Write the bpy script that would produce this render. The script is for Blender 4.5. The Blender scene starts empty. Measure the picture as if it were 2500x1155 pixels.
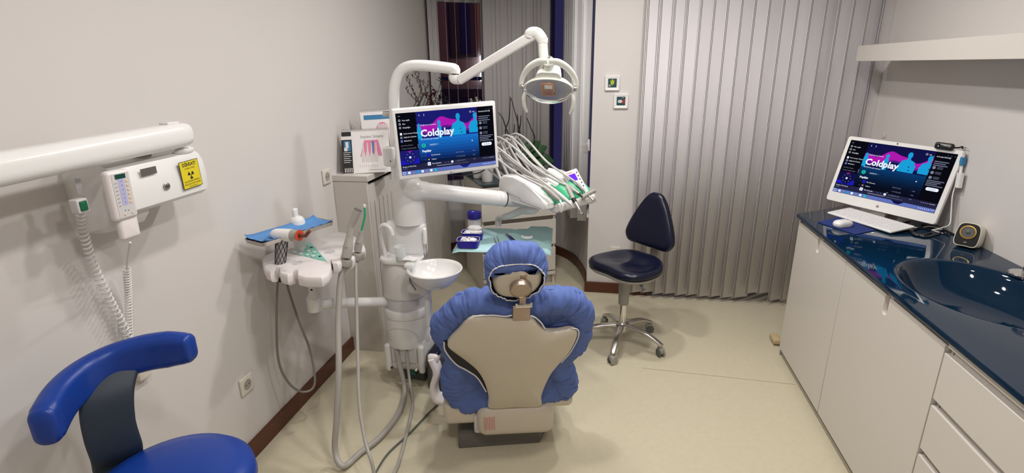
import bpy, bmesh, math, random
from mathutils import Vector, Matrix, noise
random.seed(7)
scene = bpy.context.scene
COL = scene.collection

# ------------------------------------------------------------------ camera
CAM_H = 1.75
FPX = 1300.0
YAW, PITCH, ROLL = math.radians(10.52), math.radians(17.74), math.radians(-0.74)
_f = Vector((-math.sin(YAW) * math.cos(PITCH), math.cos(YAW) * math.cos(PITCH), -math.sin(PITCH)))
_r = Vector((math.cos(YAW), math.sin(YAW), 0))
_u = _r.cross(_f)
CR = math.cos(ROLL) * _r + math.sin(ROLL) * _u
CU = -math.sin(ROLL) * _r + math.cos(ROLL) * _u
CF = _f
CO = Vector((0, 0, CAM_H))
camd = bpy.data.cameras.new('camera')
camd.sensor_width = 36.0
camd.lens = FPX / 2500.0 * 36.0
camd.clip_start = 0.05
cam = bpy.data.objects.new('camera', camd)
COL.objects.link(cam)
cam.matrix_world = Matrix(((CR.x, CU.x, -CF.x, CO.x), (CR.y, CU.y, -CF.y, CO.y), (CR.z, CU.z, -CF.z, CO.z), (0, 0, 0, 1)))
scene.camera = cam

# ------------------------------------------------------------------ world: a night sky over the street
world = bpy.data.worlds.new('night_sky')
scene.world = world
world.use_nodes = True
world.node_tree.nodes['Background'].inputs[0].default_value = (0.022, 0.020, 0.066, 1)
world.node_tree.nodes['Background'].inputs[1].default_value = 1.0

scene.view_settings.view_transform = 'Standard'
scene.view_settings.look = 'None'
scene.view_settings.exposure = 0.0
scene.view_settings.gamma = 1.0
scene.view_settings.use_curve_mapping = False
CEIL_Z = 2.68
LAMP_W = (9.5, 12.0, 15.5)
LAMP_COL = (1.0, 0.972, 0.943)
LAMPS = [(-0.35, 0.45), (0.45, 0.45), (-0.35, 1.65), (0.45, 1.65), (-0.35, 2.85), (0.45, 2.85)]

# ------------------------------------------------------------------ helpers
def at(px, py, x=None, y=None, z=None, plane=None):
    """A point of the photograph carried out to a plane whose place in the room is known (metres)."""
    d = CF + CR * ((px - 1250.0) / FPX) - CU * ((py - 577.5) / FPX)
    if plane:
        t = (plane[0] - CO).dot(plane[1]) / d.dot(plane[1])
    elif x is not None:
        t = x / d.x
    elif y is not None:
        t = y / d.y
    else:
        t = (z - CAM_H) / d.z
    return CO + d * t

def V(*a): return Vector(a)
def frame(o, ex, ey, ez=None):
    ex = Vector(ex).normalized(); ey = Vector(ey); ey = (ey - ex * ey.dot(ex)).normalized()
    ez = ex.cross(ey)
    return Matrix(((ex.x, ey.x, ez.x, o[0]), (ex.y, ey.y, ez.y, o[1]), (ex.z, ey.z, ez.z, o[2]), (0, 0, 0, 1)))
def T(x, y, z): return Matrix.Translation((x, y, z))
def RZ(a): return Matrix.Rotation(a, 4, 'Z')
def RX(a): return Matrix.Rotation(a, 4, 'X')
def RY(a): return Matrix.Rotation(a, 4, 'Y')
def axis_frame(o, axis):
    a = Vector(axis).normalized()
    h = Vector((0, 0, 1)) if abs(a.z) < .95 else Vector((1, 0, 0))
    x = h.cross(a).normalized()
    return frame(o, x, a.cross(x))

def smooth_path(pts, n=8, closed=False):
    pts = [Vector(p) for p in pts]
    out = []
    m = len(pts)
    rng = range(m if closed else m - 1)
    for i in rng:
        if closed:
            p0, p1, p2, p3 = pts[i - 1], pts[i], pts[(i + 1) % m], pts[(i + 2) % m]
        else:
            p1, p2 = pts[i], pts[i + 1]
            p0 = pts[i - 1] if i > 0 else p1 * 2 - p2
            p3 = pts[i + 2] if i + 2 < m else p2 * 2 - p1
        for k in range(n):
            t = k / n
            out.append(0.5 * ((2 * p1) + (p2 - p0) * t + (2 * p0 - 5 * p1 + 4 * p2 - p3) * t * t + (3 * p1 - p0 - 3 * p2 + p3) * t ** 3))
    if not closed:
        out.append(pts[-1])
    return out

def rrect(w, h, r, n=4):
    r = min(r, w / 2 - 1e-5, h / 2 - 1e-5)
    pts = []
    for cx, cy, a0 in ((w / 2 - r, h / 2 - r, 0), (-w / 2 + r, h / 2 - r, 90), (-w / 2 + r, -h / 2 + r, 180), (w / 2 - r, -h / 2 + r, 270)):
        for k in range(n + 1):
            a = math.radians(a0 + 90 * k / n)
            pts.append((cx + r * math.cos(a), cy + r * math.sin(a)))
    return pts

W = {}          # world matrices of the objects built so far
class MB:
    def __init__(self):
        self.v = []; self.f = []; self.m = []; self.mi = 0; self.M = Matrix.Identity(4)
    def _add(self, vs, fs, M=None):
        M = self.M if M is None else self.M @ M
        b = len(self.v)
        self.v += [M @ Vector(p) for p in vs]
        self.f += [tuple(i + b for i in f) for f in fs]
        self.m += [self.mi] * len(fs)
        return self
    def box(self, c, s, M=None):
        x, y, z = (a / 2 for a in s); cx, cy, cz = c
        vs = [(cx + i * x, cy + j * y, cz + k * z) for i in (-1, 1) for j in (-1, 1) for k in (-1, 1)]
        return self._add(vs, [(0, 1, 3, 2), (4, 6, 7, 5), (0, 4, 5, 1), (2, 3, 7, 6), (0, 2, 6, 4), (1, 5, 7, 3)], M)
    def span(self, a, b, M=None):
        return self.box([(p + q) / 2 for p, q in zip(a, b)], [abs(q - p) for p, q in zip(a, b)], M)
    def quad(self, pts): return self._add(pts, [tuple(range(len(pts)))])
    def rings(self, rs, cap0=True, cap1=True, closed=True):
        n = len(rs[0]); vs = [p for r in rs for p in r]; fs = []
        for i in range(len(rs) - 1):
            for j in range(n if closed else n - 1):
                a, b = i * n + j, i * n + (j + 1) % n
                fs.append((a, b, b + n, a + n))
        if cap0: fs.append(tuple(reversed(range(n))))
        if cap1: fs.append(tuple(range((len(rs) - 1) * n, len(rs) * n)))
        return self._add(vs, fs)
    def tube(self, path, r, n=10, smooth=0, cap=True, sec=None, up=None):
        P = smooth_path(path, smooth) if smooth else [Vector(p) for p in path]
        m = len(P)
        if isinstance(r, (int, float)): R = [r] * m
        elif len(r) == m: R = r
        else:
            R = []
            for i in range(m):
                t = i / (m - 1) * (len(r) - 1); k = min(int(t), len(r) - 2); R.append(r[k] + (r[k + 1] - r[k]) * (t - k))
        rs = []; nx = None
        for i, p in enumerate(P):
            t = (P[min(i + 1, m - 1)] - P[max(i - 1, 0)])
            t = t.normalized() if t.length > 1e-9 else Vector((0, 0, 1))
            if nx is None:
                h = Vector(up) if up else (Vector((0, 0, 1)) if abs(t.z) < .9 else Vector((1, 0, 0)))
                nx = h.cross(t).normalized()
            else:
                nx = (nx - t * nx.dot(t)).normalized()
            ny = t.cross(nx)
            if sec:
                rs.append([p + nx * (a * R[i]) + ny * (b * R[i]) for a, b in sec])
            else:
                rs.append([p + (nx * math.cos(2 * math.pi * k / n) + ny * math.sin(2 * math.pi * k / n)) * R[i] for k in range(n)])
        return self.rings(rs, cap, cap)
    def lathe(self, prof, n=24, M=None, cap0=True, cap1=True, sx=1, sy=1):
        rs = [[(r * sx * math.cos(2 * math.pi * k / n), r * sy * math.sin(2 * math.pi * k / n), z) for k in range(n)] for r, z in prof]
        old = self.M
        if M is not None: self.M = self.M @ M
        self.rings(rs, cap0 and prof[0][0] > 1e-6, cap1 and prof[-1][0] > 1e-6)
        self.M = old
        return self
    def ell(self, c, s, M=None, n=16, m=10, e=1.0):
        old = self.M
        self.M = self.M @ (M if M is not None else Matrix.Identity(4))
        rs = []
        for i in range(m + 1):
            a = -math.pi / 2 + math.pi * i / m
            ca, sa = max(math.cos(a), 1e-4), math.sin(a)
            ca = ca ** e; sa = math.copysign(abs(sa) ** e, sa)
            ring = []
            for k in range(n):
                b = 2 * math.pi * k / n
                cb, sb = math.cos(b), math.sin(b)
                cb = math.copysign(abs(cb) ** e, cb); sb = math.copysign(abs(sb) ** e, sb)
                ring.append((c[0] + s[0] * ca * cb, c[1] + s[1] * ca * sb, c[2] + s[2] * sa))
            rs.append(ring)
        self.rings(rs)
        self.M = old
        return self
    def prism(self, poly, z0, z1, M=None):
        old = self.M
        if M is not None: self.M = self.M @ M
        self.rings([[(a, b, z0) for a, b in poly], [(a, b, z1) for a, b in poly]])
        self.M = old
        return self
    def dome(self, poly, steps, M=None, c=None, cap0=True, cap1=True):
        """rings of an outline scaled about its middle: steps = [(scale, height)]"""
        if c is None: c = (sum(p[0] for p in poly) / len(poly), sum(p[1] for p in poly) / len(poly))
        old = self.M
        if M is not None: self.M = self.M @ M
        self.rings([[(c[0] + (a - c[0]) * s, c[1] + (b - c[1]) * s, h) for a, b in poly] for s, h in steps], cap0, cap1)
        self.M = old
        return self
    def rbox(self, c, s, r, M=None, n=3):
        """box with all edges rounded"""
        x, y, z = s; r = min(r, x / 2 - 1e-4, y / 2 - 1e-4, z / 2 - 1e-4)
        rs = []
        st = [(-z / 2 + r - r * math.sin(math.pi / 2 * (1 - k / n)), -r + r * math.cos(math.pi / 2 * (1 - k / n))) for k in range(n + 1)]
        lev = st + [(-h, o) for h, o in reversed(st)]
        for h, o in lev:
            rs.append([(c[0] + a, c[1] + b, c[2] + h) for a, b in rrect(x + 2 * o, y + 2 * o, max(r + o, 1e-4), 4)])
        old = self.M
        if M is not None: self.M = self.M @ M
        self.rings(rs)
        self.M = old
        return self
    def text(self, s, size, M, align='LEFT', depth=0.0, bold=0.0, sx=1.0):
        cu = bpy.data.curves.new('lettering', 'FONT'); cu.body = s; cu.size = size; cu.align_x = align; cu.extrude = depth; cu.offset = bold
        cu.resolution_u = 2
        o = bpy.data.objects.new('lettering', cu); COL.objects.link(o)
        dg = bpy.context.evaluated_depsgraph_get()
        me = bpy.data.meshes.new_from_object(o.evaluated_get(dg))
        self._add([(v.co.x * sx, v.co.y, v.co.z) for v in me.vertices], [tuple(p.vertices) for p in me.polygons], M)
        bpy.data.objects.remove(o); bpy.data.curves.remove(cu); bpy.data.meshes.remove(me)
        return self
    def build(self, name, mat, parent=None, angle=40, bevel=0, subd=0, local=False):
        me = bpy.data.meshes.new(name)
        vs = self.v
        Mw = Matrix.Identity(4)
        if parent is None and vs:
            lo = [min(p[i] for p in vs) for i in range(3)]; hi = [max(p[i] for p in vs) for i in range(3)]
            o0 = Vector(((lo[0] + hi[0]) / 2, (lo[1] + hi[1]) / 2, lo[2]))
            vs = [p - o0 for p in vs]; Mw = Matrix.Translation(o0)
        me.from_pydata([tuple(p) for p in vs], [], self.f)
        mats = mat if isinstance(mat, (list, tuple)) else [mat]
        for k in mats: me.materials.append(k)
        if len(mats) > 1:
            me.polygons.foreach_set('material_index', self.m)
        bm = bmesh.new(); bm.from_mesh(me); bmesh.ops.recalc_face_normals(bm, faces=bm.faces); bm.to_mesh(me); bm.free()
        me.polygons.foreach_set('use_smooth', [True] * len(me.polygons))
        me.set_sharp_from_angle(angle=math.radians(angle))
        me.update()
        o = bpy.data.objects.new(name, me); COL.objects.link(o)
        if parent is None:
            o.matrix_world = Mw; W[o] = Mw
        else:
            o.parent = parent
            if not local: o.matrix_parent_inverse = W[parent].inverted()
            W[o] = Matrix.Identity(4) if not local else W[parent]
        if bevel:
            b = o.modifiers.new('bevel', 'BEVEL'); b.width = bevel; b.segments = 2; b.limit_method = 'ANGLE'; b.angle_limit = math.radians(50)
        if subd:
            s = o.modifiers.new('subdivision', 'SUBSURF'); s.levels = subd; s.render_levels = subd
        return o

def thing(name, label, cat, loc=(0, 0, 0), group=None, rz=0.0):
    o = bpy.data.objects.new(name, None); COL.objects.link(o)
    o.empty_display_size = 0.05
    o.location = loc; o.rotation_euler = (0, 0, rz)
    W[o] = Matrix.Translation(loc) @ RZ(rz)
    o['label'] = label; o['category'] = cat
    if group: o['group'] = group
    return o
def tag(o, label, cat, group=None):
    o['label'] = label; o['category'] = cat
    if group: o['group'] = group
    return o
def struct(o):
    o['kind'] = 'structure'; return o
def lab(o, label):
    o['label'] = label; return o
def dup_part(o, parent, M):
    """another part with the same mesh, moved by M (in the world)"""
    c = o.copy(); COL.objects.link(c); c.parent = parent
    c.matrix_parent_inverse = W[parent].inverted() @ M
    W[c] = M
    return c

# ------------------------------------------------------------------ materials
def mat(name, col, rough=0.5, metal=0.0, bump=0.0, bscale=200.0, var=0.0, vscale=3.0, emit=None, estr=1.0, trans=0.0, alpha=1.0, coat=0.0, ior=1.45, spec=0.5, stretch=None):
    m = bpy.data.materials.new(name); m.use_nodes = True
    nt = m.node_tree; b = nt.nodes['Principled BSDF']
    b.inputs['Base Color'].default_value = (*col, 1); b.inputs['Roughness'].default_value = rough; b.inputs['Metallic'].default_value = metal
    b.inputs['IOR'].default_value = ior; b.inputs['Transmission Weight'].default_value = trans; b.inputs['Alpha'].default_value = alpha
    b.inputs['Coat Weight'].default_value = coat; b.inputs['Specular IOR Level'].default_value = spec
    if emit: 
        b.inputs['Emission Color'].default_value = (*emit, 1); b.inputs['Emission Strength'].default_value = estr
    if bump or var:
        tc = nt.nodes.new('ShaderNodeTexCoord')
        src = tc.outputs['Object']
        if stretch:
            mp = nt.nodes.new('ShaderNodeMapping'); mp.inputs['Scale'].default_value = stretch
            nt.links.new(src, mp.inputs['Vector']); src = mp.outputs['Vector']
    if var:
        n = nt.nodes.new('ShaderNodeTexNoise'); n.inputs['Scale'].default_value = vscale; n.inputs['Detail'].default_value = 5
        nt.links.new(src, n.inputs['Vector'])
        mx = nt.nodes.new('ShaderNodeMix'); mx.data_type = 'RGBA'
        mx.inputs[6].default_value = (*[c * (1 - var) for c in col], 1); mx.inputs[7].default_value = (*[min(1, c * (1 + var)) for c in col], 1)
        nt.links.new(n.outputs['Fac'], mx.inputs[0]); nt.links.new(mx.outputs[2], b.inputs['Base Color'])
    if bump:
        n = nt.nodes.new('ShaderNodeTexNoise'); n.inputs['Scale'].default_value = bscale; n.inputs['Detail'].default_value = 4
        nt.links.new(src, n.inputs['Vector'])
        bp = nt.nodes.new('ShaderNodeBump'); bp.inputs['Strength'].default_value = bump; bp.inputs['Distance'].default_value = 0.004
        nt.links.new(n.outputs['Fac'], bp.inputs['Height']); nt.links.new(bp.outputs['Normal'], b.inputs['Normal'])
    return m
def emat(name, col, s=1.0):
    m = bpy.data.materials.new(name); m.use_nodes = True
    nt = m.node_tree; nt.nodes.clear()
    e = nt.nodes.new('ShaderNodeEmission'); e.inputs[0].default_value = (*col, 1); e.inputs[1].default_value = s
    o = nt.nodes.new('ShaderNodeOutputMaterial'); nt.links.new(e.outputs[0], o.inputs[0])
    return m

m_wall = mat('wall_paint', (0.655, 0.62, 0.597), 0.75, bump=0.06, bscale=90, var=0.015, vscale=2.0)
m_ceil = mat('ceiling_paint', (0.78, 0.76, 0.73), 0.9)
m_floor = mat('beige_vinyl', (0.585, 0.53, 0.39), 0.36, bump=0.03, bscale=260, var=0.07, vscale=45)
m_seam = mat('vinyl_weld', (0.33, 0.29, 0.2), 0.5)
m_wood = mat('dark_wood', (0.10, 0.030, 0.014), 0.38, var=0.35, vscale=6, stretch=(4, 1.2, 40))
m_white = mat('white_plastic', (0.80, 0.79, 0.775), 0.22, coat=0.2)
m_whitem = mat('white_matte_plastic', (0.76, 0.74, 0.72), 0.45)
m_pink = mat('pinkish_white_plastic', (0.78, 0.73, 0.72), 0.35)
m_lamp = mat('lamp_plastic', (0.80, 0.81, 0.74), 0.2, coat=0.2)
m_lac = mat('cream_lacquer', (0.64, 0.60, 0.55), 0.28, var=0.01, vscale=3)
m_gap = mat('dark_gap', (0.03, 0.025, 0.02), 0.8)
m_shadow = mat('plinth_shade_brown', (0.27, 0.225, 0.18), 0.6)  # plinth colour, also used as painted shade behind drawer fronts
m_glassblue = mat('deep_blue_glass', (0.002, 0.017, 0.042), 0.04, ior=1.42, spec=0.42)
m_glassedge = mat('dark_glass_edge', (0.02, 0.05, 0.06), 0.1)
m_bluev = mat('royal_blue_vinyl', (0.006, 0.042, 0.28), 0.34, bump=0.05, bscale=500)
m_navy = mat('navy_vinyl', (0.0045, 0.006, 0.022), 0.27, bump=0.03, bscale=400)
m_slate = mat('slate_plastic', (0.022, 0.033, 0.05), 0.5)
m_cover = mat('blue_fleece_cover', (0.095, 0.150, 0.40), 0.65, bump=0.55, bscale=26, var=0.14, vscale=16, spec=0.35)
m_elastic = mat('white_elastic', (0.75, 0.74, 0.74), 0.8)
m_shell = mat('cream_shell', (0.60, 0.535, 0.44), 0.38)
m_black = mat('black_foam', (0.008, 0.008, 0.01), 0.6)
m_blackp = mat('black_plastic', (0.012, 0.012, 0.012), 0.28)
m_bronze = mat('brushed_champagne_metal', (0.42, 0.33, 0.27), 0.38, metal=0.85)
m_chrome = mat('chrome', (0.75, 0.73, 0.71), 0.10, metal=1.0)
m_alu = mat('polished_aluminium', (0.58, 0.55, 0.52), 0.22, metal=1.0)
m_steel = mat('brushed_steel', (0.50, 0.47, 0.44), 0.3, metal=1.0, bump=0.08, bscale=300)
m_grey = mat('grey_plastic', (0.33, 0.31, 0.27), 0.45)
m_greyd = mat('dark_grey_plastic', (0.10, 0.105, 0.10), 0.5)
m_base = mat('grey_base', (0.13, 0.125, 0.115), 0.5)
m_hose = mat('grey_hose', (0.40, 0.375, 0.345), 0.45)
m_hosed = mat('dark_grey_hose', (0.21, 0.195, 0.175), 0.5)
m_hosel = mat('light_grey_hose', (0.50, 0.49, 0.47), 0.35)
m_green = mat('green_silicone', (0.04, 0.42, 0.20), 0.4)
m_mint = mat('mint_label', (0.22, 0.55, 0.46), 0.4)
m_mintp = mat('pale_mint_label', (0.42, 0.52, 0.50), 0.4)
m_paper = mat('aqua_paper', (0.42, 0.66, 0.68), 0.85, bump=0.1, bscale=30)
m_bluepaper = mat('blue_sterilisation_wrap', (0.10, 0.26, 0.55), 0.8, bump=0.3, bscale=40)
m_cobalt = mat('cobalt_plastic', (0.03, 0.02, 0.32), 0.3)
m_cotton = mat('white_cotton', (0.85, 0.83, 0.83), 0.95, bump=0.4, bscale=150)
m_clear = mat('clear_plastic', (0.86, 0.87, 0.87), 0.15, alpha=0.38)
m_lens = mat('lens_glass', (0.95, 0.96, 0.97), 0.02, trans=0.96, ior=1.15)
m_amber = mat('amber_plastic', (0.16, 0.04, 0.02), 0.2)
m_redring = mat('red_orange_silicone', (0.75, 0.10, 0.04), 0.3, trans=0.3)
m_mesh = mat('black_net', (0.02, 0.015, 0.025), 0.7)
m_yellow = mat('warning_yellow', (0.74, 0.60, 0.02), 0.45)
m_ink = mat('black_ink', (0.02, 0.02, 0.02), 0.6)
m_inkred = mat('red_ink', (0.65, 0.08, 0.07), 0.6)
m_inkgrey = mat('grey_ink', (0.3, 0.28, 0.28), 0.6)
m_paperw = mat('white_card', (0.80, 0.77, 0.76), 0.6)
m_inkblue = mat('blue_ink', (0.04, 0.20, 0.40), 0.6)
m_inkpink = mat('pink_ink', (0.72, 0.22, 0.36), 0.6)
m_inkcream = mat('tooth_ink', (0.66, 0.62, 0.60), 0.6)
m_board = mat('grey_card', (0.44, 0.39, 0.35), 0.8)
m_lilac = mat('lilac_label', (0.45, 0.44, 0.68), 0.5)
m_labelgrey = mat('grey_label', (0.60, 0.58, 0.58), 0.5)
m_tan = mat('tan_button', (0.72, 0.58, 0.42), 0.5)
m_greensw = mat('green_switch', (0.01, 0.13, 0.06), 0.25)
m_greenlcd = mat('dark_green_display', (0.01, 0.06, 0.045), 0.2)
m_outlet = mat('ivory_plastic', (0.66, 0.61, 0.53), 0.4)
m_branch = mat('dry_branch', (0.06, 0.045, 0.04), 0.8)
m_leafr = mat('dark_red_leaf', (0.055, 0.008, 0.016), 0.6)
m_leafd = mat('dark_bark_leaf', (0.02, 0.014, 0.012), 0.6)
m_leafg = mat('green_leaf', (0.022, 0.065, 0.020), 0.42)
m_petal = mat('cream_petal', (0.75, 0.70, 0.62), 0.6)
m_pot = mat('dark_pot', (0.05, 0.045, 0.04), 0.5)
m_wrap = mat('crinkled_white_foil', (0.62, 0.6, 0.58), 0.45, bump=0.6, bscale=40)
m_soil = mat('bark_soil', (0.035, 0.025, 0.018), 0.95, bump=0.6, bscale=80)
m_padblue = mat('blue_felt', (0.012, 0.028, 0.16), 0.9)
m_keys = mat('white_keys', (0.74, 0.72, 0.72), 0.45)
m_spk = mat('ivory_gloss', (0.76, 0.73, 0.60), 0.25)
m_gold = mat('gold_ring', (0.62, 0.40, 0.12), 0.3, metal=0.8)
m_tile1 = mat('dark_teal_tile', (0.015, 0.06, 0.07), 0.4)
m_screenoff = mat('screen_glass', (0.004, 0.004, 0.006), 0.12)
m_glasspane = mat('night_glass', (0.9, 0.92, 1.0), 0.01, trans=1.0, ior=1.05)
m_frame = mat('window_frame_grey', (0.42, 0.40, 0.38), 0.5)
m_mould = mat('mirror_facets', (0.46, 0.45, 0.44), 0.45, metal=1.0)
m_copper = mat('copper_reflection', (0.52, 0.25, 0.13), 0.3, metal=0.4)  # colour of the warm room reflection inside the lamp

# vertical-blind fabric: pale cloth with a pair of thin dark lines woven along one edge
def blind_mat(name, col, dark, lo):
    m = mat(name, col, 0.85, bump=0.05, bscale=300)
    nt = m.node_tree; b = nt.nodes['Principled BSDF']
    at_ = nt.nodes.new('ShaderNodeAttribute'); at_.attribute_name = 'across'
    rmp = nt.nodes.new('ShaderNodeValToRGB'); rmp.color_ramp.interpolation = 'CONSTANT'
    el = rmp.color_ramp.elements
    el[0].position = 0; el[0].color = (*col, 1)
    el[1].position = 0.97; el[1].color = (*lo, 1)
    for p, c in ((0.035, dark), (0.072, col), (0.115, dark), (0.152, col)):
        e = el.new(p); e.color = (*c, 1)
    nt.links.new(at_.outputs['Fac'], rmp.inputs['Fac'])
    nt.links.new(rmp.outputs['Color'], b.inputs['Base Color'])
    return m
m_vane = blind_mat('striped_blind_cloth', (0.77, 0.735, 0.75), (0.05, 0.04, 0.042), (0.77, 0.735, 0.75))
m_vanew = mat('white_blind_cloth', (0.76, 0.745, 0.75), 0.8)
m_vaneg = mat('grey_blind_cloth', (0.58, 0.555, 0.55), 0.85, var=0.05, vscale=8)

# ================================================================== the room
XL, XR, YB, YF = -1.60, 1.74, 4.34, -1.4
BAY = smooth_path([V(-0.14, 4.03, 0), V(-0.165, 4.3, 0), V(-0.28, 4.66, 0), V(-0.46, 4.89, 0), V(-0.70, 5.03, 0), V(-0.95, 5.07, 0), V(-1.22, 5.02, 0), V(-1.46, 4.88, 0), V(-1.60, 4.72, 0)], 5)

struct(MB().span((XL - .12, YF - .12, -0.1), (XR + .12, 5.35, 0)).build('floor', m_floor))
fl = bpy.data.objects['floor']
for a, b in (((-1.447, 4.572), (-0.75, 3.56)), ((0.25, 2.918), (1.10, 2.878)), ((-0.2, 3.55), (-0.75, 3.56))):
    a3, b3 = V(*a, 0), V(*b, 0); d = (b3 - a3).normalized(); s = V(-d.y, d.x, 0) * .0014
    MB().quad([a3 - s + V(0, 0, .0006), b3 - s + V(0, 0, .0006), b3 + s + V(0, 0, .0006), a3 + s + V(0, 0, .0006)]).build('floor_seam', m_seam, fl)
struct(MB().span((XL - .12, YF - .12, CEIL_Z), (XR + .12, 5.35, CEIL_Z + .1)).build('ceiling', m_ceil))
struct(MB().span((XL - .12, YF, 0), (XL, 4.72, CEIL_Z)).build('wall_left', m_wall))
struct(MB().span((XR, YF, 0), (XR + .12, YB + .1, CEIL_Z)).build('wall_right', m_wall))
struct(MB().span((XL - .12, YF - .12, 0), (XR + .12, YF, CEIL_Z)).build('wall_front', m_wall))
# back wall: the pier between the bay and the striped blind, with the strip above the wide window
wb = MB().span((-0.14, 4.03, 0), (0.34, 4.12, CEIL_Z))
wb.span((0.29, 4.12, 0), (0.34, YB + .1, CEIL_Z))
wb.span((0.34, YB, 2.45), (XR, YB + .1, CEIL_Z))
wb.span((1.70, YB, 0), (XR, YB + .1, 2.45))
struct(wb.build('wall_back', m_wall))

def wall_strip(path, z0, z1, th, inward=0.0):
    """a thick strip that follows the bay (path runs clockwise seen from above; outside lies on its left side)"""
    ri = []; ro = []
    n = len(path)
    for i, p in enumerate(path):
        t = (path[min(i + 1, n - 1)] - path[max(i - 1, 0)]).normalized()
        nrm = V(t.y, -t.x, 0)                      # points out of the room
        ri.append(p - nrm * inward); ro.append(p + nrm * th)
    rs = [[V(a.x, a.y, z0), V(b.x, b.y, z0), V(b.x, b.y, z1), V(a.x, a.y, z1)] for a, b in zip(ri, ro)]
    return MB().rings(rs)
struct(wall_strip(BAY, 0, 0.62, 0.12).build('wall_bay', m_wall))
struct(wall_strip(BAY, 2.42, CEIL_Z, 0.12).build('wall_bay_lintel', m_wall))
struct(wall_strip(BAY, 0.62, 0.645, 0.14, 0.015).build('trim_1', m_lac))
struct(wall_strip(BAY, 0.0, 0.085, 0.0, 0.014).build('baseboard_bay', m_wood))
struct(MB().span((XL, YF, 0), (XL + .016, 2.852, .092)).build('baseboard_left', m_wood, bevel=.002))
struct(MB().span((-0.156, 4.014, 0), (0.34, 4.03, .088)).build('baseboard_back', m_wood, bevel=.002))

# bay window: posts, rails and panes standing on the low curved wall
def bay_pt(t, off=0.0):
    i = t * (len(BAY) - 1); k = min(int(i), len(BAY) - 2)
    p = BAY[k].lerp(BAY[k + 1], i - k)
    d = (BAY[k + 1] - BAY[k]).normalized()
    return p + V(d.y, -d.x, 0) * off, d
WB = thing('window_1', '', '', (-0.87, 5.0, 0.645)); del WB['label']; del WB['category']; struct(WB)
ts = [0.11, 0.25, 0.365, 0.465, 0.60, 0.725, 0.93, 0.995]
for t in ts:
    p, d = bay_pt(t, 0.07)
    M = frame((p.x, p.y, 0), d, (-d.y, d.x, 0))
    mb = MB(); mb.M = M
    mb.span((-.03, -.03, .645), (.03, .03, 2.42)).build('window_post', m_frame, WB)
for a, b in zip(ts[:-1], ts[1:]):
    pa, pb = bay_pt(a, .07)[0], bay_pt(b, .07)[0]
    ex = (pb - pa).normalized(); M = frame((pa.x, pa.y, 0), ex, (-ex.y, ex.x, 0)); L = (pb - pa).length
    for z0, z1 in ((.645, .70), (2.295, 2.42)):
        mb = MB(); mb.M = M
        mb.span((.028, -.022, z0), (L - .028, .022, z1)).build('window_rail', m_frame, WB)
    mb = MB(); mb.M = M
    mb.span((.028, -.004, .70), (L - .028, .004, 2.295)).build('pane', m_glasspane, WB)
# wide window behind the striped blind
WC = thing('window_2', '', '', (1.0, YB, 0)); del WC['label']; del WC['category']; struct(WC)
for x in (.37, 1.03, 1.67):
    MB().span((x - .03, YB, 0.0), (x + .03, YB + .06, 2.45)).build('window_post', m_frame, WC)
for z0, z1 in ((0, .12), (2.38, 2.45)):
    for xa, xb in ((.40, 1.0), (1.06, 1.64)):
        MB().span((xa, YB + .005, z0), (xb, YB + .055, z1)).build('window_rail', m_frame, WC)
for xa, xb in ((.40, 1.0), (1.06, 1.64)):
    MB().span((xa, YB + .025, .12), (xb, YB + .033, 2.38)).build('pane', m_glasspane, WC)
# corner strip where the right wall meets the window
struct(MB().span((1.70, 4.295, 0), (1.74, 4.34, CEIL_Z)).build('trim_2', mat('corner_trim', (0.36, 0.32, 0.30), 0.6)))

# ceiling downlights
for i, (x, y) in enumerate(LAMPS):
    row = ('nearest the entrance wall', 'in the middle of the ceiling', 'nearest the window bay')[i // 2]
    t = thing('ceiling_downlight', 'round recessed ceiling downlight, %s, on the %s side' % (row, ('x-ray', 'counter')[i % 2]), 'downlight', (x, y, CEIL_Z - .012), 'recessed ceiling downlights')
    MB().lathe([(.085, CEIL_Z), (.085, CEIL_Z - .008), (.075, CEIL_Z - .012), (.062, CEIL_Z - .008), (.062, CEIL_Z)], 28, T(x, y, 0), False, False).build('bezel', m_white, t)
    MB().lathe([(.0, CEIL_Z - .004), (.062, CEIL_Z - .004)], 24, T(x, y, 0)).build('diffuser', emat('lit_diffuser', (1, .97, .92), 6.0), t)
    ld = bpy.data.lights.new('downlight_beam', 'AREA'); ld.shape = 'DISK'; ld.size = .14; ld.energy = LAMP_W[i // 2]; ld.color = LAMP_COL
    lo = bpy.data.objects.new('downlight_beam', ld); COL.objects.link(lo); lo.location = (x, y, CEIL_Z - .016)

# ------------------------------------------------------------------ outside: the house across the street at night
hx = thing('street_house', 'dim reddish-brown house front across the street behind the bay glass', 'building', (-1.6, 9.0, 0))
m_house = mat('plaster_brown', (0.30, 0.19, 0.17), 0.9, var=0.15, vscale=2)
m_hdark = mat('dark_shutter', (0.07, 0.05, 0.06), 0.8)
m_hblue = mat('blue_night_pane', (0.03, 0.03, 0.12), 0.3)
MB().span((-4.2, 9.0, -3), (-1.0, 9.6, 3.55)).build('facade', m_house, hx)
for x in (-3.3, -2.42, -1.62):
    w = MB().span((x - .22, 8.95, 1.9), (x + .22, 9.0, 3.1)).build('window', m_hdark, hx)
    MB().span((x - .05, 8.94, 1.95), (x + .12, 8.95, 3.05)).build('pane', m_hblue, w)
MB().span((-4.2, 8.3, 1.30), (-1.0, 9.0, 1.42)).build('balcony_slab', m_hdark, hx)
MB().span((-4.2, 8.3, 1.55), (-1.0, 8.34, 1.60)).build('handrail', m_hblue, hx)
hl = tag(MB().rbox((at(1176, 160, y=8.95).x, 8.96, 1.72), (.05, .08, .40), .016).build('street_tube_lamp', emat('cold_tube', (0.75, 0.9, 1.0), 9.0)), 'glowing white tube lamp outside the bay window', 'lamp')
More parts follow.
